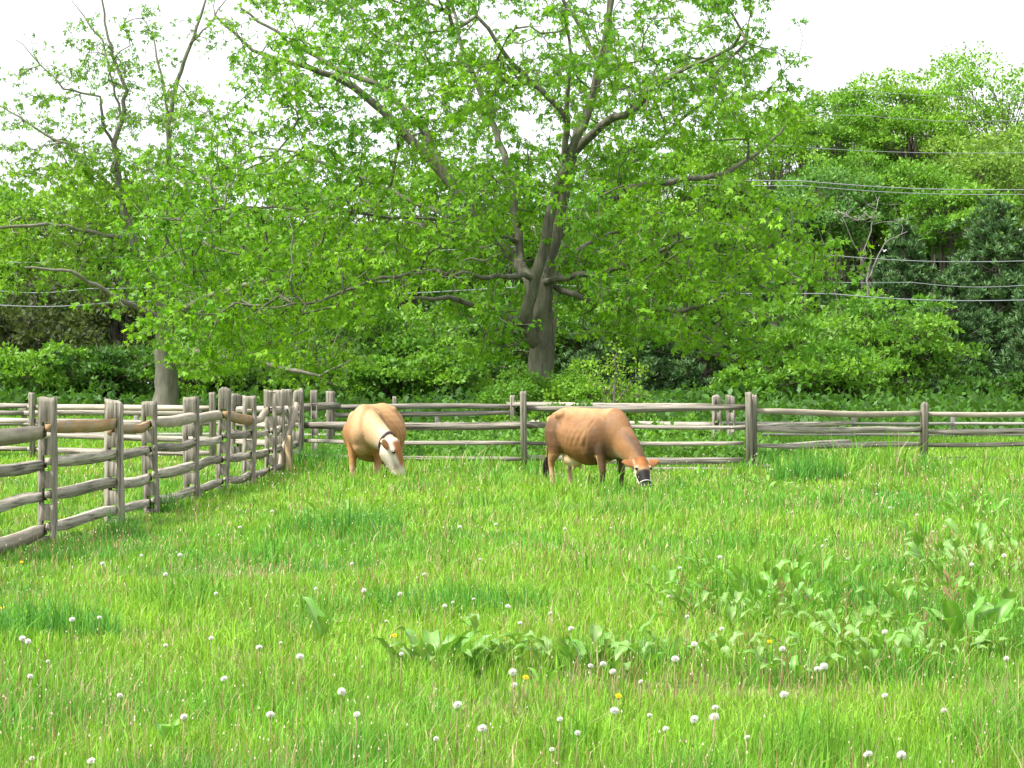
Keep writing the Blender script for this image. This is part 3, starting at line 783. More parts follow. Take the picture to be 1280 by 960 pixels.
    at = me2.attributes.new('col', 'FLOAT_COLOR', 'POINT'); cc = np.ones((n, 4), np.float32); cc[:, :3] = np.clip(c, 0, .9); at.data.foreach_set('color', cc.ravel())
    me2.materials.append(M_coat)
    # parts
    for sgn in (1, -1):
        b2 = bmesh.new(); ball(b2, (0, 0, 0), (.022, .022, .022)); m = bpy.data.meshes.new('eye'); b2.to_mesh(m); b2.free()
        link('eye', m, M_eye, root, poll + (A * .14 + Sd * .099 * sgn + Fn * .026) * hk)
        b2 = bmesh.new(); ball(b2, (0, 0, 0), (.012, .012, .012)); m = bpy.data.meshes.new('nostril'); b2.to_mesh(m); b2.free()
        link('nostril', m, M_eye, root, poll + (A * .44 + Sd * .04 * sgn + Fn * .018) * hk)
    mb = MB()                                                              # tail switch: a bunch of hairs
    for i in range(70):
        a = random.uniform(0, 6.28); rr = random.uniform(0, .03); q = random.uniform(.5, 1)
        st = np.array([-1.0 + math.cos(a) * rr, .035 + math.sin(a) * rr, .50 - .1 * random.random()])
        en = st + np.array([math.cos(a) * .03 - .01, math.sin(a) * .03, -.26 * q])
        tube(mb, [st, (st + en) / 2 + np.array([math.cos(a) * .02, math.sin(a) * .02, 0]), en], [.006, .006, .001], 4, (.035, .028, .022))
    link('tail_switch', mb.mesh('tail_switch'), M_coat, root)
    # collar strap round throat/head
    if strap:
        rings = []; mb = MB()
        for t in (.80, .85):
            mt = 1 - t; P = mt ** 3 * p0 + 3 * mt * mt * t * p1 + 3 * mt * t * t * p2 + t ** 3 * pe
            T = norm(3 * mt * mt * (p1 - p0) + 6 * mt * t * (p2 - p1) + 3 * t * t * (pe - p2)); up = norm(Z - T * T[2]); sd = np.cross(T, up)
            rings.append(loft_ring(P, up, sd, .29 * mt ** 1.15 + .12 * t ** .8 + .012, .205 * mt ** 1.2 + .09 * t ** .8 + .012, 26))
        VV = np.concatenate(rings); qq = [(k, (k + 1) % 26, 26 + (k + 1) % 26, 26 + k) for k in range(26)]
        mb.add(VV, qq, None, (1, 1, 1)); so = link('collar', mb.mesh('collar', True), strap, root)
        sm = so.modifiers.new('s', 'SOLIDIFY'); sm.thickness = .006
    if noseband:
        mb = MB()
        rr = loft_ring(poll + A * .335 - Fn * .032, norm(Fn), Sd, .094, .084, 24); tube(mb, np.concatenate([rr, rr[:1]]), .006, 6, (1, 1, 1))
        for sgn in (1, -1):
            tube(mb, [poll + A * .335 + Sd * .085 * sgn - Fn * .03, poll + A * .2 + Sd * .098 * sgn - Fn * .06, poll + A * .02 + Sd * .098 * sgn - Fn * .05, poll - A * .02 + Sd * .0 + Fn * .035], .005, 6)
        link('halter', mb.mesh('halter'), M_rope, root)
    return root

M_coat = noise_mat('short_coat', (.78, .76, .74), (1.0, 1.0, 1.0), (30, 30, 70), rough=.6, bump=.3, bdist=.008, usecol=True, spec=.25)
M_eye = noise_mat('dark_eye', (.012, .01, .008), (.016, .012, .01), (3, 3, 3), rough=.12, bump=0, spec=.5)
M_rope = noise_mat('pale_rope', (.55, .53, .48), (.7, .68, .62), (60, 60, 60), rough=.8, bump=.2)
M_strap = noise_mat('dark_leather', (.035, .02, .03), (.06, .035, .05), (30, 30, 30), rough=.5, bump=.1)

def lerp(c, t, m): return c + (np.array(t)[None] - c) * np.clip(m, 0, 1)[:, None]
def gauss(V, cx, cz, sx, sz): return np.exp(-((V[:, 0] - cx) / sx) ** 2 - ((V[:, 2] - cz) / sz) ** 2)

def coat_brown(V, Nn, ha, hf, hs, ishead, isneck, nt_):
    c = np.tile(np.array([.228, .115, .046]), (len(V), 1))
    x, y, z = V.T; side = np.abs(y)
    c = lerp(c, (.38, .22, .10), sstep(1.02, 1.18, z) * (x < .5))  # sunlit highlight along the back, painted into the coat colour
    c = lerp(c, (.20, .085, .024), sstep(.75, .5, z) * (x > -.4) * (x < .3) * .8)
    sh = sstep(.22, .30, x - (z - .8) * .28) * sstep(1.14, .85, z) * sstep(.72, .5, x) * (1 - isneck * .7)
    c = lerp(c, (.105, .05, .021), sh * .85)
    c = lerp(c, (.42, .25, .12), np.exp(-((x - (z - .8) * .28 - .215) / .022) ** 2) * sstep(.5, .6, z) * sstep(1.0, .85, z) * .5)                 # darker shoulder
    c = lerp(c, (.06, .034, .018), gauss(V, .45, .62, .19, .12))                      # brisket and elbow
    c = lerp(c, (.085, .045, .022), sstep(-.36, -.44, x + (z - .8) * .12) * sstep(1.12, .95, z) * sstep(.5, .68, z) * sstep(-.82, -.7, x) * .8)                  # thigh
    c = lerp(c, (.55, .36, .18), gauss(V, -.82, .98, .07, .12))
    c = lerp(c, (.62, .48, .30), sstep(.58, .46, z) * (np.abs(x + .36) < .22) * (side < .2))   # udder
    leg = z < .55
    fl = leg & (x > .3) & (x < .65)
    c = np.where(fl[:, None], np.array([.105, .058, .028]), c); c = lerp(c, (.035, .024, .018), fl * sstep(.4, .2, z)); c = lerp(c, (.48, .30, .15), fl * sstep(.425, .395, x) * sstep(.15, .25, z))
    hl = leg & (x < -.48)
    c = np.where(hl[:, None], np.array([.34, .19, .085]), c); c = lerp(c, (.46, .33, .19), hl * sstep(.42, .25, z)); c = lerp(c, (.2, .12, .06), hl * sstep(.12, .05, z))
    c = lerp(c, (.25, .14, .07), (x < -.87) * sstep(.8, .4, z))
    nk = isneck.astype(float)
    c = lerp(c, (.29, .145, .058), nk * .9)
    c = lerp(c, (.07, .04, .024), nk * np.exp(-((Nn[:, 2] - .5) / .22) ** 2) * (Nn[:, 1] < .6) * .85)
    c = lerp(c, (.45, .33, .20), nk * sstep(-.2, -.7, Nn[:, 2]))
    h = ishead
    c = np.where(h[:, None], np.array([.40, .27, .15]), c)
    c = lerp(c, (.28, .10, .022), h * sstep(.19, .10, ha) * sstep(-.03, .02, hf) * (np.abs(hs) < .1))
    c = lerp(c, (.014, .012, .012), h * sstep(.15, .19, ha) * sstep(-.11, -.05, hf) * sstep(.46, .43, ha))
    c = lerp(c, (.70, .58, .42), h * np.exp(-((ha - .14) / .04) ** 2 - ((np.abs(hs) - .1) / .022) ** 2) * .9)
    c = lerp(c, (.66, .55, .40), h * sstep(-.06, -.12, hf) * sstep(.1, .2, ha))
    c = lerp(c, (.03, .026, .026), h * sstep(.425, .445, ha))
    ear = h & (np.abs(hs) > .115) & (ha < .11)
    c = np.where(ear[:, None], np.array([.30, .125, .045]), c)
    c = lerp(c, (.50, .36, .22), ear * np.exp(-((ha - .10) / .018) ** 2) * .8)
    return c

def coat_pale(V, Nn, ha, hf, hs, ishead, isneck, nt_):
    c = np.tile(np.array([.40, .232, .105]), (len(V), 1))
    x, y, z = V.T; side = np.abs(y)
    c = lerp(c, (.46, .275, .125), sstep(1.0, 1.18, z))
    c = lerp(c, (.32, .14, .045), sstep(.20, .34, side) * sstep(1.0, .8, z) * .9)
    c = lerp(c, (.45, .29, .15), gauss(V, .55, .98, .2, .22) * .8)
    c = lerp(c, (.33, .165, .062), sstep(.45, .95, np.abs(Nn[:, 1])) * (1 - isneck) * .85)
    c = lerp(c, (.30, .17, .08), gauss(V, .50, 1.14, .10, .07) * (y > 0.0) * .6)
    c = lerp(c, (.45, .21, .08), gauss(V, .50, .58, .16, .12) * .9)
    leg = z < .5
    c = np.where((leg & (side < .3))[:, None], np.array([.36, .185, .07]), c); c = lerp(c, (.62, .46, .30), leg * sstep(.42, .3, z) * .7); c = lerp(c, (.10, .07, .05), sstep(.09, .05, z))
    nk = isneck.astype(float)
    c = lerp(c, (.45, .30, .165), nk); c = lerp(c, (.52, .42, .29), nk * sstep(.5, .85, nt_))
    c = lerp(c, (.40, .22, .10), nk * np.exp(-((Nn[:, 2] - .7) / .18) ** 2) * sstep(.75, .3, nt_) * .5)
    h = ishead
    c = np.where(h[:, None], np.array([.62, .56, .47]), c)
    c = lerp(c, (.30, .12, .035), h * sstep(.02, .055, hf) * sstep(.0, .04, ha) * sstep(.36, .28, ha))
    c = lerp(c, (.13, .085, .055), h * np.exp(-((ha - .32) / .08) ** 2 - ((hf + .01) / .05) ** 2) * .85)
    c = lerp(c, (.16, .10, .06), h * np.exp(-((ha - .14) / .035) ** 2 - ((hf - .015) / .022) ** 2) * .7)
    c = lerp(c, (.42, .30, .19), h * sstep(-.09, -.15, hf) * .6)
    c = lerp(c, (.14, .12, .11), h * sstep(.40, .44, ha) * .6)
    ear = h & (np.abs(hs) > .115) & (ha < .11)
    c = np.where(ear[:, None], np.array([.52, .30, .14]), c); c = lerp(c, (.34, .13, .04), ear * (hf > -.03) * .9)
    return c

th1 = math.radians(-102); th2 = math.radians(-52)
c2o = Vector((1.08, 28.5, 0)); c2o.z = float(gz(c2o.x, c2o.y))
wd_ = math.atan2(-.96, .28) - th2
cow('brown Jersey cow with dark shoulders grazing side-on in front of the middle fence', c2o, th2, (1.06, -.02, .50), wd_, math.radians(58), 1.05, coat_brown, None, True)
c1o = Vector((-2.12, 32.0, 0)); c1o.z = float(gz(c1o.x, c1o.y)) - .15
cow('pale tan cow with a white face and dark strap grazing near the fence corner', c1o, th1, (.92, .50, .72), math.atan2(-.34, .94) - th1, math.radians(74), 1.26, coat_pale, M_strap, hk=1.14).scale = (1.14, 1.14, 1.14)

# ------------------------------------------------------------------ trees
def rand_unit(n, rng):
    v = rng.normal(size=(n, 3)); return norm(v)

def lobed_leaves(P, A_dir, size, col, rng, lobes=3):
    """maple-like leaves: each a fan of narrow lobes, drooping"""
    n = len(P); a = norm(A_dir); u = norm(np.cross(a, rand_unit(n, rng))); nrm = np.cross(a, u)
    V = []; C_ = []
    angs = [0.0] if lobes == 1 else ([-.85, 0, .85] if lobes == 3 else [-1.5, -.75, 0, .75, 1.5])
    for k, g in enumerate(angs):
        L = size * (1.0 if abs(g) < .1 else .8 if abs(g) < 1 else .55)
        dv = a * math.cos(g) + u * math.sin(g); sv = -a * math.sin(g) + u * math.cos(g)
        w_ = L * (.2 if lobes > 1 else .3)
        bend = nrm * (L * .14)[:, None]
        V.append(np.stack([P, P + dv * (L * .5)[:, None] + sv * w_[:, None] + bend * .6, P + dv * L[:, None] - bend * .6, P + dv * (L * .5)[:, None] - sv * w_[:, None] + bend * .6], 1))
        C_.append(np.repeat(col[:, None, :], 4, 1))
    V = np.concatenate(V, 0).reshape(-1, 3); C_ = np.concatenate(C_, 0).reshape(-1, 3)
    q = np.arange(len(V)).reshape(-1, 4)
    return V, q, C_

def grow(limbs, att, step=.35, rng=RNG, tip=.006, pw=2.5, curl=.10):
    pos = []; par = []; fix = []; dirs = []
    for li, L in enumerate(limbs):
        L = np.array(L, float); last = -1
        if li > 0:
            P0 = np.array(pos); last = int(np.linalg.norm(P0 - L[0, :3], axis=1).argmin())
        for i in range(len(L) - 1):
            n = max(1, int(np.linalg.norm(L[i + 1, :3] - L[i, :3]) / (step * .8)))
            for k in range(n + (i == len(L) - 2)):
                t = k / n; p = L[i, :3] * (1 - t) + L[i + 1, :3] * t
                p = p + rng.normal(0, .025, 3) * (li > 0 or i > 0)
                pos.append(p); par.append(last); fix.append(L[i, 3] * (1 - t) + L[i + 1, 3] * t)
                dirs.append(norm(L[i + 1, :3] - L[i, :3])); last = len(pos) - 1
    n0 = len(pos); cap = n0 + len(att) * 14
    PP = np.zeros((cap, 3)); PP[:n0] = pos; DD = np.zeros((cap, 3)); DD[:n0] = dirs
    par = par + [0] * (cap - n0); N_ = n0; depth = np.zeros(cap)
    lim = np.array([0 if f > .17 else 1 for f in fix]) 
    pen = np.zeros(cap); pen[:n0] = np.array(fix) * 4.0
    base = PP[:n0]
    order = np.argsort([np.linalg.norm(base - a, axis=1).min() for a in att])
    tips = []
    for ai in order:
        a = att[ai]; dv = a - PP[:N_]; dist = np.linalg.norm(dv, axis=1) + 1e-6
        ca = np.einsum('ij,ij->i', dv, DD[:N_]) / dist
        cost = dist * (1 + .55 * (1 - ca)) + pen[:N_]
        b = int(cost.argmin()); L = dist[b]; ns = max(1, min(13, int(round(L / step)))); p0 = PP[b].copy(); d0 = DD[b].copy()
        wd0 = .6 * max(0.0, ca[b]) ** .5; ctrl = p0 + (d0 * wd0 + dv[b] / L * (1.1 - wd0)) * L * .45 + rng.normal(0, curl, 3) * L * .3
        last = b
        for k in range(1, ns + 1):
            t = k / ns; p = (1 - t) ** 2 * p0 + 2 * (1 - t) * t * ctrl + t * t * a
            if k < ns: p = p + rng.normal(0, .03, 3)
            PP[N_] = p; DD[N_] = norm(p - PP[last]); par[N_] = last; last = N_; N_ += 1
        tips.append(last)
    PP = PP[:N_]; par = np.array(par[:N_]); DD = DD[:N_]
    acc = np.zeros(N_); rad = np.zeros(N_); fix = np.concatenate([np.array(fix), np.zeros(N_ - n0)])
    kids = [[] for _ in range(N_)]
    for i in range(1, N_): kids[par[i]].append(i) if par[i] >= 0 else None
    for i in range(N_ - 1, -1, -1):
        r = max(tip, acc[i] ** (1 / pw) if acc[i] > 0 else tip)
        if i < n0: r = max(fix[i], min(r, fix[i] * 1.3))
        rad[i] = r
        if par[i] >= 0: acc[par[i]] += r ** pw * (1.0 if i >= n0 else 0.0)
    return PP, par, rad, kids, tips, DD, n0

def branch_mesh(PP, par, rad, kids, name, base_sides=12):
    mb = MB(); stack = [0]; started = set()
    while stack:
        s = stack.pop(); path = [par[s]] if par[s] >= 0 else []; path.append(s); cur = s
        while kids[cur]:
            ks = sorted(kids[cur], key=lambda k: -rad[k]); cur = ks[0]; path.append(cur); stack += ks[1:]
        if len(path) < 2: continue
        P = PP[path]; R = rad[path].copy()
        if par[s] >= 0: R[0] = min(R[0], R[1] * 1.35)
        big = R[1 if len(R) > 1 else 0]
        sides = base_sides if big > .15 else 8 if big > .07 else 5 if big > .025 else 3
        tube(mb, P, R, sides)
    return mb.mesh(name, True)

def tree_from(label, base, limbs, att, leaf_per, leaf_size, palette, rng, lobes=3, group=None, bark=None, extra_along=.5, tip=.008, droop=.8, cat='tree', name='maple_tree', step=.35, thin=None):
    PP, par, rad, kids, tips, DD, n0 = grow(limbs, att, step, rng, tip)
    root = thing(name, label, cat, base, group)
    b = np.array(base)
    link('trunk', branch_mesh(PP - b, par, rad, kids, 'trunk'), bark, root)
    # leaves at tips and along the twigs
    tw = [i for i in range(n0, len(PP)) if rad[i] < .03]
    tw = [i for i in tw if rng.random() < extra_along]
    src = np.array(list(tips) + tw)
    P = PP[src]; keep = np.ones(len(P), bool)
    if thin is not None: keep = rng.random(len(P)) < thin(P)
    P = P[keep]; D0 = DD[src][keep]
    P = np.repeat(P, leaf_per, 0); D0 = np.repeat(D0, leaf_per, 0); n = len(P)
    P = P + rng.normal(0, .085, (n, 3)) * np.array([1.2, 1.2, .8])
    dr = norm(D0 * .5 + rand_unit(n, rng) * .8 + np.array([0, 0, -droop]))
    pal = np.array(palette); ci = rng.random(n); cl = fbm(P[:, 0] * .6 + P[:, 1] * .4, P[:, 2] * .6 + P[:, 1] * .5, 51)
    u = np.clip(cl * 1.6 - .3 + .5 * (ci - .5), 0, 1)[:, None]
    col = pal[0] * (1 - u) + pal[1] * u; col = col * rng.uniform(.75, 1.25, (n, 1))
    V, q, c = lobed_leaves(P, dr, leaf_size * rng.uniform(.65, 1.25, n), col, rng, lobes)
    link('crown', raw_mesh('crown', V - b, None, q, c), M_leaf, root)
    return root

def LP(pts, d):   # limb polyline from pixel waypoints: (px, py, depth offset, radius)
    return [(*W(px, py, d + o), r) for (px, py, o, r) in pts]

def blob_points(blobs, d, rng, depth):
    out = []
    for (px, py, rx, ry, n) in blobs:
        c = W(px, py, d); k = d / F
        dz = depth * math.sqrt(max(.15, 1 - ((px - 640) / 520) ** 2))
        m = int(n); per = 7 if m > 12 else 1; mc = max(1, m // per); v = rand_unit(mc, rng) * (rng.random((mc, 1)) ** .42)
        # tiers: flatten into drooping sprays
        x = c.x + v[:, 0] * rx * k; z = c.z + v[:, 2] * ry * k; y = c.y + rng.uniform(-dz, dz, mc)
        Q = np.repeat(np.stack([x, y, z], -1), per, 0)
        if per > 1: Q = Q + rng.normal(0, 1, Q.shape) * np.array([.46, .46, .17]) * min(1, rx * k / .9)
        out.append(Q)
    P = np.concatenate(out)
    return P

# --- the big maple ---------------------------------------------------------
D1 = 50.0
mb_base = onground(677, D1)
L1 = [[(677, 562, 0, .40), (677, 525, 0, .345), (677, 440, 0, .315), (677, 400, 0, .28), (680, 350, .1, .23), (690, 300, .3, .22), (700, 255, .5, .19), (712, 205, .5, .17)],
      [(668, 428, -.15, .20), (657, 402, -.35, .18), (664, 365, -.5, .16), (680, 315, -.6, .15), (690, 260, -.6, .14), (706, 200, -.8, .12), (728, 160, -1, .10), (742, 110, -1.2, .085), (752, 55, -1.4, .07), (766, 0, -1.5, .055), (775, -60, -1.5, .03)],
      [(660, 405, -.4, .14), (640, 400, -.6, .12), (610, 385, -1.2, .09), (560, 375, -2.2, .06), (500, 372, -3, .04)],
      [(678, 375, .3, .19), (650, 335, .8, .17), (615, 290, 1.2, .15), (560, 225, 1.6, .14), (525, 185, 1.6, .13), (470, 132, 1.6, .11), (430, 100, 1.4, .095), (370, 80, 1, .07), (315, 62, .8, .05), (270, 20, .6, .03)],
      [(560, 225, 1.6, .11), (530, 160, 2.2, .10), (480, 110, 2.6, .085), (420, 85, 3, .07), (360, 50, 3.2, .05), (300, 10, 3.2, .035)],
      [(708, 205, .4, .14), (730, 175, 0, .12), (762, 180 - 30, -.8, .11), (790, 140, -1.5, .095), (820, 105, -2, .08), (860, 85, -2.4, .055), (915, 60, -2.6, .035)],
      [(712, 205, .5, .15), (722, 160, .9, .13), (740, 130, 1.2, .12), (756, 75, 1.5, .10), (762, 20, 1.8, .085), (760, -60, 2, .05)],
      [(752, 85, 1.5, .08), (730, 40, 1.6, .06), (705, 0, 1.6, .045), (690, -50, 1.6, .03)],
      [(706, 200, -.8, .09), (708, 150, -1.2, .08), (690, 125, -1.5, .075), (640, 80, -2, .06), (600, 20, -2.4, .045), (580, -30, -2.5, .03)],
      [(708, 150, -1.2, .07), (712, 100, -1.6, .05), (712, 50, -1.8, .04), (700, -10, -2, .025)],
      [(650, 330, .8, .12), (640, 240, 1.6, .11), (620, 165, 2.2, .09), (598, 110, 2.5, .075), (575, 50, 2.6, .055), (560, -30, 2.8, .03)],
      [(690, 300, .3, .15), (735, 262, .9, .12), (790, 235, 1.4, .10), (850, 225, 1.6, .085), (905, 218, 1.8, .07), (950, 190, 2, .05), (985, 155, 2, .03)],
      [(684, 350, -.2, .13), (735, 343, -1, .10), (800, 330, -2, .07), (850, 300, -3, .05)],
      [(690, 360, .3, .12), (760, 385, -.5, .095), (850, 388, -1.5, .08), (885, 380, -2, .07), (930, 362, -2.4, .055), (975, 330, -2.6, .04), (1010, 300, -2.6, .02)],
      [(790, 388, -1, .06), (850, 425, -1.8, .05), (885, 440, -2, .035), (915, 450, -2.2, .02)],
      [(655, 345, -.8, .12), (600, 345, -1.8, .10), (540, 340, -2.8, .085), (460, 352, -3.5, .07), (400, 378, -4, .05), (330, 385, -4.2, .03)],
      [(640, 300, .8, .11), (560, 275, .2, .09), (460, 268, -1, .07), (380, 262, -1.8, .055), (310, 258, -2.4, .04), (230, 268, -2.8, .02)],
      [(690, 285, .4, .10), (740, 262, 2, .09), (790, 205, 4, .07), (850, 150, 5, .05), (900, 110, 5.5, .03)],
      [(610, 290, 1.2, .09), (540, 262, 3, .07), (450, 222, 4.5, .055), (370, 190, 5.2, .04), (300, 180, 5.5, .02)],
      [(672, 390, .3, .11), (700, 330, 2.5, .09), (740, 300, 4.2, .06), (800, 280, 5.6, .03)]]
L1 = [LP([(a, b_, c_, r_ * (.55 if i_ in (15, 16) else .7 if i_ in (12, 13, 14) else .9 if i_ else 1)) for a, b_, c_, r_ in l], D1) for i_, l in enumerate(L1)]
B1 = [(240, 320, 90, 75, 150), (300, 400, 100, 55, 150), (300, 280, 110, 65, 130), (400, 300, 110, 75, 170), (440, 355, 80, 35, 60), (530, 280, 110, 80, 190), (560, 345, 80, 40, 70), (610, 320, 80, 90, 150), (625, 400, 50, 40, 45), (640, 240, 110, 60, 150),
      (740, 260, 110, 75, 190), (740, 330, 70, 60, 100), (800, 380, 90, 45, 120), (760, 390, 60, 35, 50), (850, 310, 120, 75, 230), (930, 300, 90, 75, 170), (980, 340, 60, 45, 80), (910, 395, 80, 40, 80), (1010, 330, 35, 30, 25), (300, 445, 110, 25, 70), (450, 395, 60, 18, 30), (620, 435, 32, 22, 22), (880, 425, 70, 22, 40), (790, 420, 50, 22, 30), (545, 385, 40, 18, 20), (430, 335, 130, 40, 90), (360, 385, 110, 40, 80),
      (330, 90, 60, 60, 45), (380, 30, 80, 50, 70), (460, 50, 80, 60, 90), (550, 60, 80, 70, 100), (610, 130, 90, 60, 90), (510, 150, 90, 50, 80), (400, 160, 90, 50, 70), (330, 200, 80, 45, 70), (250, 215, 60, 45, 50), (440, 215, 110, 40, 90),
      (690, 90, 80, 70, 90), (780, 60, 80, 70, 90), (850, 60, 70, 70, 80), (910, 40, 60, 60, 60), (930, 110, 60, 50, 50), (840, 140, 90, 50, 80), (920, 180, 60, 45, 45), (740, 160, 90, 50, 70), (800, 200, 90, 40, 60),
      (560, -60, 170, 60, 120), (730, -70, 170, 60, 120), (860, -50, 90, 50, 50), (400, -40, 110, 50, 60), (640, -150, 180, 60, 90)]
B1 = [(a, b_, c_, d_, n_ * (1.3 if b_ > 200 else 1.75)) for a, b_, c_, d_, n_ in B1]
att1 = blob_points(B1, D1, np.random.default_rng(3), 6.0)
ax_, az_ = 640 + F * att1[:, 0] / att1[:, 1], 480 - F * (att1[:, 2] - CZ) / att1[:, 1]
clear = (ax_ > 634) & (ax_ < 712) & (az_ > 235) & (att1[:, 1] < D1 + .6) & (np.random.default_rng(4).random(len(att1)) < .86)     # open centre in front of the trunk
att1 = att1[~clear]
MAPLE = [(.088, .25, .014), (.215, .425, .024)]
tree_from('large spreading maple with grey trunk and bright new leaves behind the middle fence', mb_base, L1, att1, 5, .135, MAPLE, np.random.default_rng(5), 3, bark=M_bark, extra_along=.62)

# --- left maple --------------------------------------------------------------
D2 = 70.0
b2 = onground(207, D2)
L2 = [[(207, 530, 0, .52), (207, 500, 0, .42), (207, 430, 0, .34), (206, 395, 0, .30), (195, 345, 0, .24), (165, 300, 0, .20), (150, 245, 0, .18), (142, 180, 0, .16), (152, 150, 0, .13), (158, 115, 0, .11), (145, 80, 0, .09), (133, 40, 0, .07), (127, -10, 0, .05)],
      [(155, 298, 0, .13), (110, 290, -.5, .12), (60, 280, -1, .10), (0, 284, -1.5, .08), (-60, 280, -2, .04)],
      [(148, 240, 0, .11), (115, 212, 0, .10), (85, 180, 0, .085), (55, 168, .3, .07), (15, 140, .5, .05), (-20, 125, .5, .03)],
      [(142, 180, 0, .10), (130, 160, -.2, .09), (125, 120, -.4, .07), (80, 110, -.6, .055), (50, 80, -.6, .04), (20, 50, -.6, .02)],
      [(152, 150, 0, .08), (128, 50, .3, .05), (105, 20, .4, .04), (88, 0, .4, .02)],
      [(200, 350, .2, .20), (212, 260, .8, .17), (210, 160, 1, .14), (222, 100, 1, .12), (238, 55, 1, .10), (255, 10, 1, .07), (262, -30, 1, .04)],
      [(212, 150, 1, .09), (200, 90, 1.2, .07), (190, 40, 1.4, .04)],
      [(238, 55, 1, .07), (262, 30, 1, .05), (285, -5, 1, .03)],
      [(208, 425, -.2, .17), (250, 440, -1, .14), (310, 450, -2, .11), (360, 462, -2.6, .08), (400, 470, -3, .05), (440, 450, -3, .02)],
      [(206, 400, -.2, .14), (150, 375, -1.5, .10), (90, 340, -2.5, .07), (30, 335, -3, .04)],
      [(206, 400, -.2, .14), (260, 370, -2, .11), (330, 350, -3.5, .08), (390, 340, -4.2, .04)]]
L2 = [LP([(a, b_, c_, r_ * (.62 if b_ < 300 else .85 if b_ < 420 else 1)) for a, b_, c_, r_ in l], D2) for l in L2]
B2_SCALE = 1.6
B2 = [(320, 455, 90, 35, 130), (400, 450, 40, 40, 45), (270, 420, 80, 40, 90), (230, 360, 60, 50, 70), (290, 340, 90, 60, 110), (370, 380, 70, 60, 80), (180, 340, 60, 40, 60), (110, 310, 90, 35, 90), (30, 300, 70, 35, 70), (-40, 290, 60, 40, 40), (70, 350, 80, 25, 50),
      (120, 250, 70, 40, 50), (80, 200, 60, 50, 55), (40, 160, 50, 40, 28), (130, 120, 60, 60, 40), (60, 100, 50, 35, 18), (165, 210, 60, 50, 40), (220, 220, 60, 60, 70), (215, 130, 60, 55, 40), (180, 70, 50, 40, 14), (250, 150, 50, 50, 30), (20, 230, 50, 30, 22), (150, 30, 60, 40, 10), (250, 40, 40, 40, 8), (90, 60, 40, 40, 8)]
att2 = blob_points([(a, b_, c_, d_, n_ * (B2_SCALE if b_ > 280 else 3.0)) for a, b_, c_, d_, n_ in B2], D2, np.random.default_rng(13), 4.0)
tree_from('maple at left with smooth grey trunk and sparse leafy top behind the left fences', b2, L2, att2, 4, .15, [(.10, .25, .02), (.22, .41, .034)], np.random.default_rng(15), 3, bark=M_bark2, extra_along=.45,
          thin=lambda P: np.where(P[:, 2] > 9.5, .75, 1.0))

# --- woodland: generic broadleaf crowns ---------------------------------------
def broad(label, px, d, top, wpx, bot, pal, n=2600, leaf=.26, seed=0, name='broadleaf_tree', puffs=26, stems=1, flat=.75, cat='tree', group=None, squash=1.0, hollow=.55, up=.3, trunk_r=.16, mat=None, bare=False):
    rng = np.random.default_rng(1000 + seed)
    base = onground(px, d); k = d / F
    zt = CZ + (480 - top) * k; zb = max(base.z + .05, CZ + (480 - bot) * k); R = wpx * k / 2; cz = (zt + zb) / 2; hz = (zt - zb) / 2
    v = rand_unit(puffs, rng) * (rng.uniform(hollow, 1.08, (puffs, 1)))
    v[:, 2] = v[:, 2] * .9 + .05
    pc = np.stack([base.x + v[:, 0] * R * .82, base.y + v[:, 1] * min(R, 4.5) * .82 * squash, cz + v[:, 2] * hz * .86], -1)
    pr = rng.uniform(.13, .36, puffs) * min(R, hz * 1.2)
    root = thing(name, label, cat, base, group); b = np.array(base)
    mb = MB()
    for s in range(stems):
        top_i = rng.integers(0, puffs); spread = (0 if stems == 1 else R * .28)
        sb = b + np.array([rng.uniform(-spread, spread), rng.uniform(-.6, .6) * (stems > 1), -.1])
        hub = np.array([sb[0] + rng.uniform(-.2, .2) * R, sb[1], zb + (zt - zb) * rng.uniform(.15, .4)])
        tube(mb, np.array([sb, sb * .5 + hub * .5 + rng.normal(0, .1, 3), hub]) - b, [trunk_r, trunk_r * .8, trunk_r * .6], 7)
        for j in range(s, puffs, stems):
            mid = hub * .45 + pc[j] * .55 + np.array([0, 0, .25 * hz * rng.random()])
            tube(mb, np.array([hub, mid, pc[j]]) - b, [trunk_r * .42, trunk_r * .26, .02], 4)
            for _ in range(2):
                e = pc[j] + rand_unit(1, rng)[0] * pr[j]
                tube(mb, np.array([mid, (mid + e) / 2 + rng.normal(0, .1, 3), e]) - b, [trunk_r * .2, trunk_r * .14, .012], 3)
    link('trunk', mb.mesh('trunk', True), M_barkf, root)
    pk = rng.choice(puffs, n, p=pr ** 2 / (pr ** 2).sum())
    dv = rand_unit(n, rng); dv[:, 2] = np.where(dv[:, 2] < -.25, -dv[:, 2] * .6, dv[:, 2])
    rr = rng.uniform(.55, 1.05, n) ** .7
    P = pc[pk] + dv * (pr[pk] * rr)[:, None] * np.array([1.15, 1.15, flat])
    P[:, 2] = np.maximum(P[:, 2], base.z + .05)
    ori = norm(dv * .6 + rand_unit(n, rng) * .8 + np.array([0, 0, up - .35]))
    u = np.clip(rng.random(puffs)[pk] * .9 + .5 * (rng.random(n) - .5) + .05, 0, 1)[:, None]
    pal = np.array(pal); col = (pal[0] * (1 - u) + pal[1] * u) * rng.uniform(.75, 1.25, (n, 1))
    V, q, c = lobed_leaves(P, ori, leaf * rng.uniform(.6, 1.3, n), col, rng, 1)
    link('crown', raw_mesh('crown', V - b, None, q, c), mat or M_far, root)

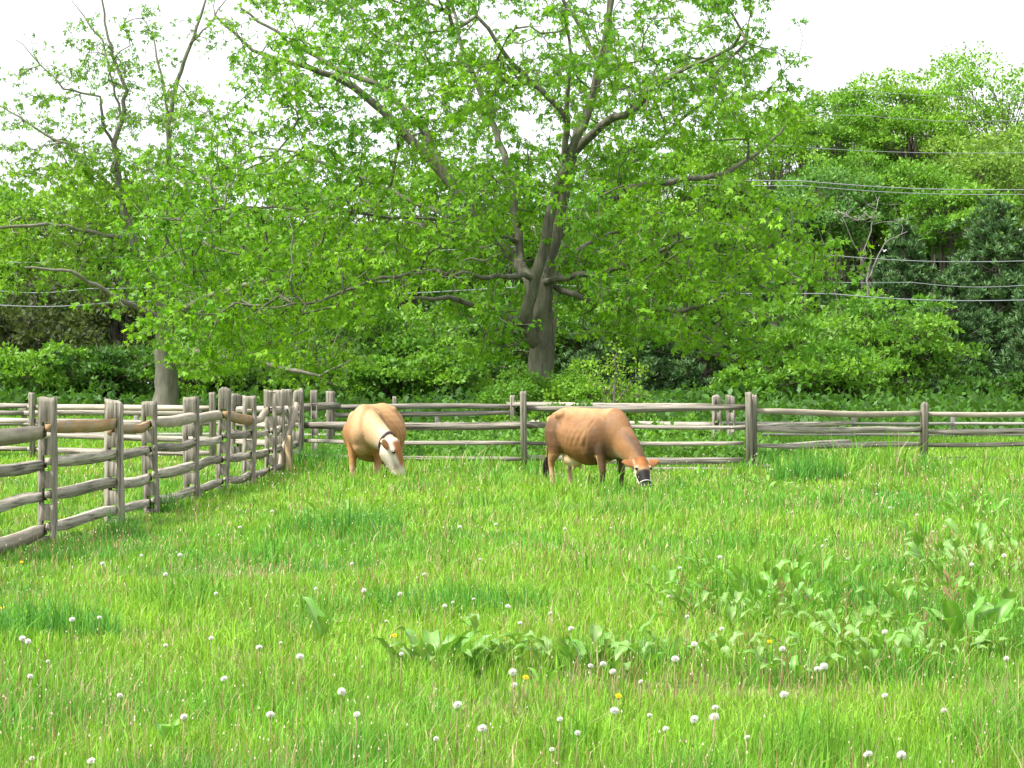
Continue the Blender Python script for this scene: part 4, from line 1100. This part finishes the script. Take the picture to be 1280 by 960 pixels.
def pine(label, px, d, top, wpx, bot, seed=0, n=900, pal=((.065, .145, .055), (.14, .25, .105)), group=None):
    rng = np.random.default_rng(2000 + seed); base = onground(px, d); k = d / F; b = np.array(base)
    zt = CZ + (480 - top) * k; zb = max(base.z + .3, CZ + (480 - bot) * k); R = wpx * k / 2
    root = thing('pine_tree', label, 'tree', base, group); mb = MB()
    tube(mb, [(0, 0, -.1), (0.1, 0, (zt - b[2]) * .5), (0, 0, zt - b[2] - .2)], [.2, .14, .03], 7)
    VV = []; CC = []; nt_ = 0
    lv = zb
    while lv < zt - .1:
        t = (lv - zb) / (zt - zb); r = R * (1 - t) ** .62 * rng.uniform(.8, 1.05)
        for j in range(7):
            a = j * 2 * math.pi / 7 + rng.uniform(-.3, .3); rl = r * rng.uniform(.65, 1.1); tilt = rng.uniform(-.1, .35) + .3 * t
            e = np.array([math.cos(a) * rl, math.sin(a) * min(rl, 3.2), lv - b[2] + rl * tilt])
            tube(mb, [(0, 0, lv - b[2]), e * .5 + np.array([0, 0, .5 * (lv - b[2]) - .05]), e], [.045, .03, .012], 4)
            for m in range(max(4, int(rl * 7.0))):
                s = rng.uniform(.3, 1.04); p = np.array([e[0] * s, e[1] * s, (lv - b[2]) * (1 - s) + e[2] * s]) + rng.normal(0, .22, 3)
                nn = 18; dv = norm(rand_unit(nn, rng) * .75 + np.array([math.cos(a) * .4, math.sin(a) * .4, .75])); L = rng.uniform(.22, .42, nn)
                col = (np.array(pal[0]) + (np.array(pal[1]) - np.array(pal[0])) * rng.random()) * rng.uniform(.8, 1.2, (nn, 1))
                V, q, c = lobed_leaves(np.repeat(p[None], nn, 0), dv, L, col, rng, 1)
                # narrow the needles
                VV.append(V); CC.append(c)
        lv += rng.uniform(.45, .7)
    link('trunk', mb.mesh('trunk', True), M_barkf, root)
    V = np.concatenate(VV); c = np.concatenate(CC); V = V.reshape(-1, 4, 3); mid = (V[:, 1] + V[:, 3]) / 2
    V[:, 1] = mid + (V[:, 1] - mid) * .42; V[:, 3] = mid + (V[:, 3] - mid) * .42
    link('crown', raw_mesh('crown', V.reshape(-1, 3), None, np.arange(len(V) * 4).reshape(-1, 4), c), M_pine, root)

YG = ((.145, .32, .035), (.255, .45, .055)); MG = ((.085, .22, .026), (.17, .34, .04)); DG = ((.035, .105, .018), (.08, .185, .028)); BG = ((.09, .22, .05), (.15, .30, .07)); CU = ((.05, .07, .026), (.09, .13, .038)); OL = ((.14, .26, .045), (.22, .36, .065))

# hill trees, right, far
HILL = [(1265, 118, 48, 190, 330, YG, 'tall yellow-green tree at the top right edge of the wood'), (1190, 120, 64, 150, 300, YG, 'tall bright yellow-green tree left of the tallest tree at top right'),
        (1130, 116, 84, 120, 260, YG, 'bright spring tree on the skyline right of the big maple'), (1075, 118, 98, 110, 300, MG, 'mid green tree on the skyline between two yellow-green trees at right'),
        (1020, 114, 95, 100, 320, MG, 'loose-leaved tree showing beside the right side of the maple crown'), (1240, 108, 150, 140, 380, OL, 'olive tinted tree below the tallest trees at right'),
        (1165, 106, 205, 150, 400, MG, 'green tree below the dark stems on the wooded slope'), (1090, 104, 190, 140, 400, MG, 'rounded green tree just right of the maple at wire height'),
        (1030, 102, 215, 130, 420, BG, 'blue-green tree directly right of the maple branches'), (1190, 98, 235, 130, 400, MG, 'fresh green tree in front of the wooded slope at right'),
        (960, 110, 128, 130, 400, YG, 'yellow-green tree showing through the right of the maple'), (900, 112, 160, 130, 420, YG, 'pale green tree showing through the maple centre right'),
        (1330, 112, 70, 160, 400, MG, 'green tree reaching out past the right edge of the picture'), (820, 110, 190, 150, 420, YG, 'spring green tree behind the maple trunk fork at right')]
for i, (px, d, top, wp, bot, pal, lab) in enumerate(HILL):
    broad(lab, px, d, top - 6, wp * 1.3, min(bot, 330), pal, 10000, .215, 10 + i, puffs=56, stems=4, trunk_r=.10)
# thin sprouting tops on the skyline
for i, (px, d, top, wp, bot, lab) in enumerate([(1180, 124, 48, 90, 210, 'wispy thin tree poking above the skyline at upper right'), (1045, 124, 96, 80, 200, 'wispy sparse tree on the skyline right of the maple'), (1000, 124, 105, 60, 190, 'sparse thin tree between the maple crown and the skyline trees')]):
    broad(lab, px, d, top, wp, bot, OL, 420, .26, 40 + i, puffs=14, stems=6, trunk_r=.08)
# behind the maple, left half
for i, (px, d, top, wp, bot, pal, lab) in enumerate([
        (700, 108, 250, 170, 440, MG, 'green tree hidden behind the maple trunk'), (600, 104, 240, 160, 450, DG, 'dark green tree behind the maple, left of its trunk'), (520, 100, 250, 150, 460, MG, 'green tree behind the lower left maple branches'),
        (430, 104, 215, 150, 450, MG, 'tall green tree behind the left of the maple crown'), (340, 106, 260, 150, 450, YG, 'yellow-green tree between the two maples'), (250, 108, 285, 150, 450, MG, 'green tree behind the upper part of the left maple'),
        (150, 104, 262, 150, 420, YG, 'yellow-green tree behind the left maple stem'), (60, 102, 240, 150, 420, YG, 'bright green tree at the left edge above the wires'), (-30, 104, 225, 150, 430, MG, 'green tree cut off by the left edge of the picture')]):
    broad(lab, px, d, top - 52, wp * 1.3, bot, pal, 5000, .32, 60 + i, puffs=38, stems=2, trunk_r=.12)
# copper and dark mid trees at left
for i, (px, d, top, wp, bot, pal, lab) in enumerate([
        (40, 90, 330, 190, 500, CU, 'dark brownish-leaved tree at the left edge below the wires'), (150, 88, 350, 150, 500, CU, 'dark brownish green tree left of the smooth grey trunk'), (250, 90, 370, 140, 510, DG, 'dark green bush behind the smooth grey trunk'),
        (-60, 90, 330, 150, 500, DG, 'dark green tree at the far left edge')]):
    broad(lab, px, d, top, wp, bot, pal, 5000, .27, 80 + i, puffs=40)
# continuous dark row of trees closing the view under the crowns
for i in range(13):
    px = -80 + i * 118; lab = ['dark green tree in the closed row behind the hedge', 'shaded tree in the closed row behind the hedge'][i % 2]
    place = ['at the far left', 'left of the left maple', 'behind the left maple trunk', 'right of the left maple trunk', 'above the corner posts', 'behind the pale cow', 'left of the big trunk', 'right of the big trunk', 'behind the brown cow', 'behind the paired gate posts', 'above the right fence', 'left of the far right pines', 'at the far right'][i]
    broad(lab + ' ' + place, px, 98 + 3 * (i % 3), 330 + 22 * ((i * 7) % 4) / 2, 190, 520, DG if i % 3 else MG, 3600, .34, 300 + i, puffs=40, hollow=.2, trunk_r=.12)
# understory shrubs
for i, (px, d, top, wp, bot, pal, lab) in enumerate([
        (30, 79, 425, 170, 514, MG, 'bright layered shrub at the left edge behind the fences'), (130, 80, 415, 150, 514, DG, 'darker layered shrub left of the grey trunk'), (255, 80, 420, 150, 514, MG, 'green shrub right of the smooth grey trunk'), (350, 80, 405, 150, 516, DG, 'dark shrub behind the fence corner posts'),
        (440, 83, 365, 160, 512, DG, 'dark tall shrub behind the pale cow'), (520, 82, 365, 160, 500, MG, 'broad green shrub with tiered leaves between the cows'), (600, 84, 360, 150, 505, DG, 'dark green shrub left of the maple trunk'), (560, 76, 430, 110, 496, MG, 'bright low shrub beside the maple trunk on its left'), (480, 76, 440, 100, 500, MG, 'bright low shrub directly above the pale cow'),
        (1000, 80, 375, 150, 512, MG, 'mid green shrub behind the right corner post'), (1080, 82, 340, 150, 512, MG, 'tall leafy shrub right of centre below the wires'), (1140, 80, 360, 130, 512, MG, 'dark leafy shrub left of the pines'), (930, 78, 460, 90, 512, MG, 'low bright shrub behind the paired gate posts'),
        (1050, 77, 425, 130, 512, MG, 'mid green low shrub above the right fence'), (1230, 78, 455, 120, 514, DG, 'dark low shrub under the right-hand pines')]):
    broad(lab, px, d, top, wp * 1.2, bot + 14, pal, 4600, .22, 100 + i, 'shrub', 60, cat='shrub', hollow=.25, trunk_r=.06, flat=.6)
# pines
for i, (px, d, top, wp, bot, lab) in enumerate([(1245, 90, 255, 200, 510, 'tall blue-green pine near the right edge under the wires'), (1130, 94, 285, 140, 500, 'dark pine behind the bare grey tree'), (1190, 86, 350, 130, 500, 'smaller blue-green pine in front of the tall right-hand pine'),
                                                (1300, 84, 330, 130, 510, 'blue-green pine at the right edge, lower boughs nearest'), (880, 88, 330, 180, 505, 'dark pine behind the maple boughs right of the trunk'), (770, 88, 340, 160, 505, 'dark pine just right of the maple trunk'), (960, 90, 340, 140, 505, 'dark pine behind the paired gate posts')]):
    pine(lab, px, d, top, wp, bot, i)
# bare dead tree
def dead_tree():
    d = 85.0; rng = np.random.default_rng(77); base = onground(1088, d)
    limbs = [LP([(1085, 510, 0, .09), (1088, 420, 0, .07), (1084, 350, 0, .05), (1088, 325, 0, .03)], d), LP([(1085, 350, 0, .04), (1105, 305, .3, .025), (1135, 290, .5, .02)], d), LP([(1086, 340, 0, .035), (1065, 300, -.2, .022), (1050, 265, -.3, .02)], d), LP([(1080, 320, 0, .03), (1090, 280, .2, .02), (1100, 245, .3, .015)], d)]
    att = blob_points([(1085, 262, 48, 26, 60), (1120, 275, 30, 20, 25), (1055, 270, 20, 16, 15)], d, rng, 1.2)
    PP, par, rad, kids, tips, DD, n0 = grow(limbs, att, .3, rng, .010, curl=.04)
    root = thing('bare_tree', 'bare leafless grey tree among the pines at right below the wires', 'tree', base)
    link('trunk', branch_mesh(PP - np.array(base), par, rad, kids, 'trunk', 8), M_dead, root)
dead_tree()
# bushes in front of the maple, inside the lane
def bush(label, px, d, top, wpx, n, leaf, pal, seed, name='shrub'):
    broad(label, px, d, top, wpx, 560, pal, n, leaf, seed, name, 36, cat='shrub', hollow=.2, trunk_r=.03, flat=.9, squash=.55)
bush('leafy green bush at the foot of the big maple trunk', 690, 46, 450, 140, 6000, .085, MG, 201)
bush('low green bush left of the middle fence post', 640, 44, 470, 100, 4200, .08, MG, 202)
bush('green bush behind the brown cow, right of the maple trunk', 748, 45, 446, 140, 5600, .085, YG, 203)
bush('low weeds and brambles behind the brown cow neck', 850, 43, 518, 130, 2800, .085, MG, 204)
bush('low brambles behind the fence between the cows', 570, 44, 535, 130, 2600, .08, MG, 205)
bush('overgrown low bush under the maple by the fence rails', 700, 41, 500, 120, 3600, .08, MG, 206)
bush('drooping bush at the left side of the maple trunk base', 655, 47, 470, 70, 2600, .085, DG, 207)
# sapling
def sapling():
    d = 44.0; rng = np.random.default_rng(88); base = onground(768, d)
    limbs = [LP([(768, 568, 0, .035), (768, 500, 0, .028), (770, 455, .1, .018), (772, 432, .1, .008)], d), LP([(768, 510, 0, .018), (745, 475, .2, .012), (738, 462, .2, .006)], d), LP([(768, 505, 0, .018), (792, 475, -.2, .012), (803, 462, -.2, .006)], d)]
    att = blob_points([(768, 495, 38, 22, 34), (769, 462, 16, 22, 18), (771, 440, 7, 16, 8), (798, 476, 12, 18, 9), (742, 474, 11, 16, 8), (768, 518, 48, 18, 26)], d, rng, .5)
    tree_from('young sapling with pale green leaves rising behind the brown cow', base, limbs, att, 4, .085, [(.13, .27, .03), (.24, .40, .05)], rng, 1, bark=M_barkf, extra_along=.7, tip=.004, droop=.3, cat='sapling', name='sapling', step=.15)
sapling()

# distant wood behind everything
def far_wood():
    rng = np.random.default_rng(99); n = 56000
    x = rng.uniform(-60, 60, n); y = 132 + rng.uniform(-3, 3, n) + (fbm(x * .2, x * 0, 3) - .5) * 10
    top = 8.0 + 4 * fbm(x * .12, x * 0 + 3, 9) + 4.0 * sstep(8, 30, x)
    z = 1.0 + rng.random(n) ** .8 * top
    P = np.stack([x, y, z], -1); u = fbm(x * .5, z * .5, 61)[:, None]
    col = np.array([.04, .11, .02]) * (1 - u) + np.array([.10, .20, .03]) * u; col = col * rng.uniform(.7, 1.3, (n, 1))
    V, q, c = lobed_leaves(P, norm(rand_unit(n, rng) + np.array([0, 0, -.2])), rng.uniform(.6, 1.15, n), col, rng, 1)
    tag(link('distant_wood', raw_mesh('distant_wood', V, None, q, c), M_far), kind='stuff')
far_wood()
def undergrowth():
    rng = np.random.default_rng(101); n = 46000
    x = rng.uniform(-34, 34, n); y = np.where(x > -7, rng.uniform(60, 92, n), rng.uniform(72.5, 92, n)); z = gz(x, y) + rng.random(n) * (.2 + 1.1 * fbm(x * .5, y * .5, 71)) * np.where(x > -7, .35 + .65 * sstep(60, 72, y), 1)  # right part brought forward over the lawn, dark leaves standing in for tree shade
    P = np.stack([x, y, z], -1); u = fbm(x * .4, y * .4, 63)[:, None]
    col = (np.array([.035, .10, .018]) * (1 - u) + np.array([.085, .20, .028]) * u) * rng.uniform(.7, 1.3, (n, 1))
    V, q, c = lobed_leaves(P, norm(rand_unit(n, rng) + np.array([0, 0, .2])), rng.uniform(.18, .4, n), col, rng, 1)
    tag(link('undergrowth', raw_mesh('undergrowth', V, None, q, c), M_far), kind='stuff')
undergrowth()
def lane_weeds():
    rng = np.random.default_rng(103); n = 26000
    y = rng.uniform(37.2, 46, n); x = rng.uniform(-4.4, 6.2, n)
    hh = (.15 + .75 * fbm(x * .8, y * .6, 73)) * sstep(-4.4, -2.5, x) * sstep(6.2, 4.6, x)
    z = gz(x, y) + rng.random(n) * hh
    P = np.stack([x, y, z], -1); u = fbm(x * .9, y * .9, 64)[:, None]
    col = (np.array([.065, .18, .03]) * (1 - u) + np.array([.15, .31, .045]) * u) * rng.uniform(.7, 1.3, (n, 1))
    V, q, c = lobed_leaves(P, norm(rand_unit(n, rng) + np.array([0, 0, .3])), rng.uniform(.06, .17, n), col, rng, 1)
    tag(link('lane_weeds', raw_mesh('lane_weeds', V, None, q, c), M_far), kind='stuff')
lane_weeds()

# ------------------------------------------------------------------ overhead cables and their pole
pd = 74.0
pole_base = onground(684, pd)
pt = thing('utility_pole', 'grey wooden utility pole mostly hidden behind the big maple trunk', 'pole', pole_base)
mbp = MB(); tube(mbp, [(0, 0, -.2), (.78, 0, 12.4)], [.13, .085], 10, (1, 1, 1), True); link('pole', mbp.mesh('pole', True), M_barkf, pt)
def cable(label, pts, r, mat):
    P = []
    pts = [np.array(W(*p)) for p in pts]
    for i in range(len(pts) - 1):
        for t in np.linspace(0, 1, 14)[(1 if i else 0):]:
            P.append(pts[i] * (1 - t) + pts[i + 1] * t - np.array([0, 0, .12 * math.sin(math.pi * t)]))
    mb = MB(); o0 = P[0]; tube(mb, np.array(P) - o0, r, 5, (1, 1, 1), True)
    tag(link('overhead_cable', mb.mesh('overhead_cable', True), mat, None, o0), label, 'cable')
cable('upper pale cable of the close pair crossing the right-hand trees', [(703, 212, 73.8), (1000, 226, 73), (1290, 237, 72), (2300, 265, 70)], .017, M_cable)
cable('lower pale cable of the close pair crossing the right-hand trees', [(703, 220, 73.8), (1000, 232, 73), (1290, 243, 72), (2300, 275, 70)], .013, M_cable)
cable('thin pale cable above the close pair at right', [(710, 170, 73.8), (960, 181, 73), (1290, 191, 72), (2300, 220, 70)], .010, M_cable)
cable('thin faint cable, second from the top at right', [(710, 132, 73.8), (1075, 144, 73), (1290, 150, 72), (2300, 170, 70)], .008, M_cable)
cable('topmost very thin cable crossing the crowns at upper right', [(710, 104, 73.8), (1075, 113, 73), (1290, 119, 72), (2300, 140, 70)], .007, M_cable)
cable('grey cable crossing in front of the bare tree', [(695, 306, 73.8), (1035, 319, 73), (1290, 326, 72), (2300, 350, 70)], .015, M_cable)
cable('thin grey cable just above the lowest cable at right', [(695, 342, 73.8), (1140, 353, 73), (1290, 356, 72), (2300, 375, 70)], .012, M_cable)
cable('lowest dark cable crossing the pines at right', [(695, 356, 73.8), (1035, 367, 73), (1290, 375, 72), (2300, 395, 70)], .019, M_cable2)
cable('lowest dark cable crossing the left edge behind the left maple', [(695, 356, 73.8), (150, 377, 76), (-10, 381, 77), (-900, 400, 82)], .02, M_cable2)
cable('thin upper cable crossing the left edge behind the left maple', [(695, 340, 73.8), (110, 361, 76), (-10, 363, 77), (-900, 380, 82)], .018, M_cable2)
cable('faint thin cable highest at the left edge among leaves', [(695, 306, 73.8), (110, 322, 76), (-10, 326, 77), (-900, 340, 82)], .014, M_cable)
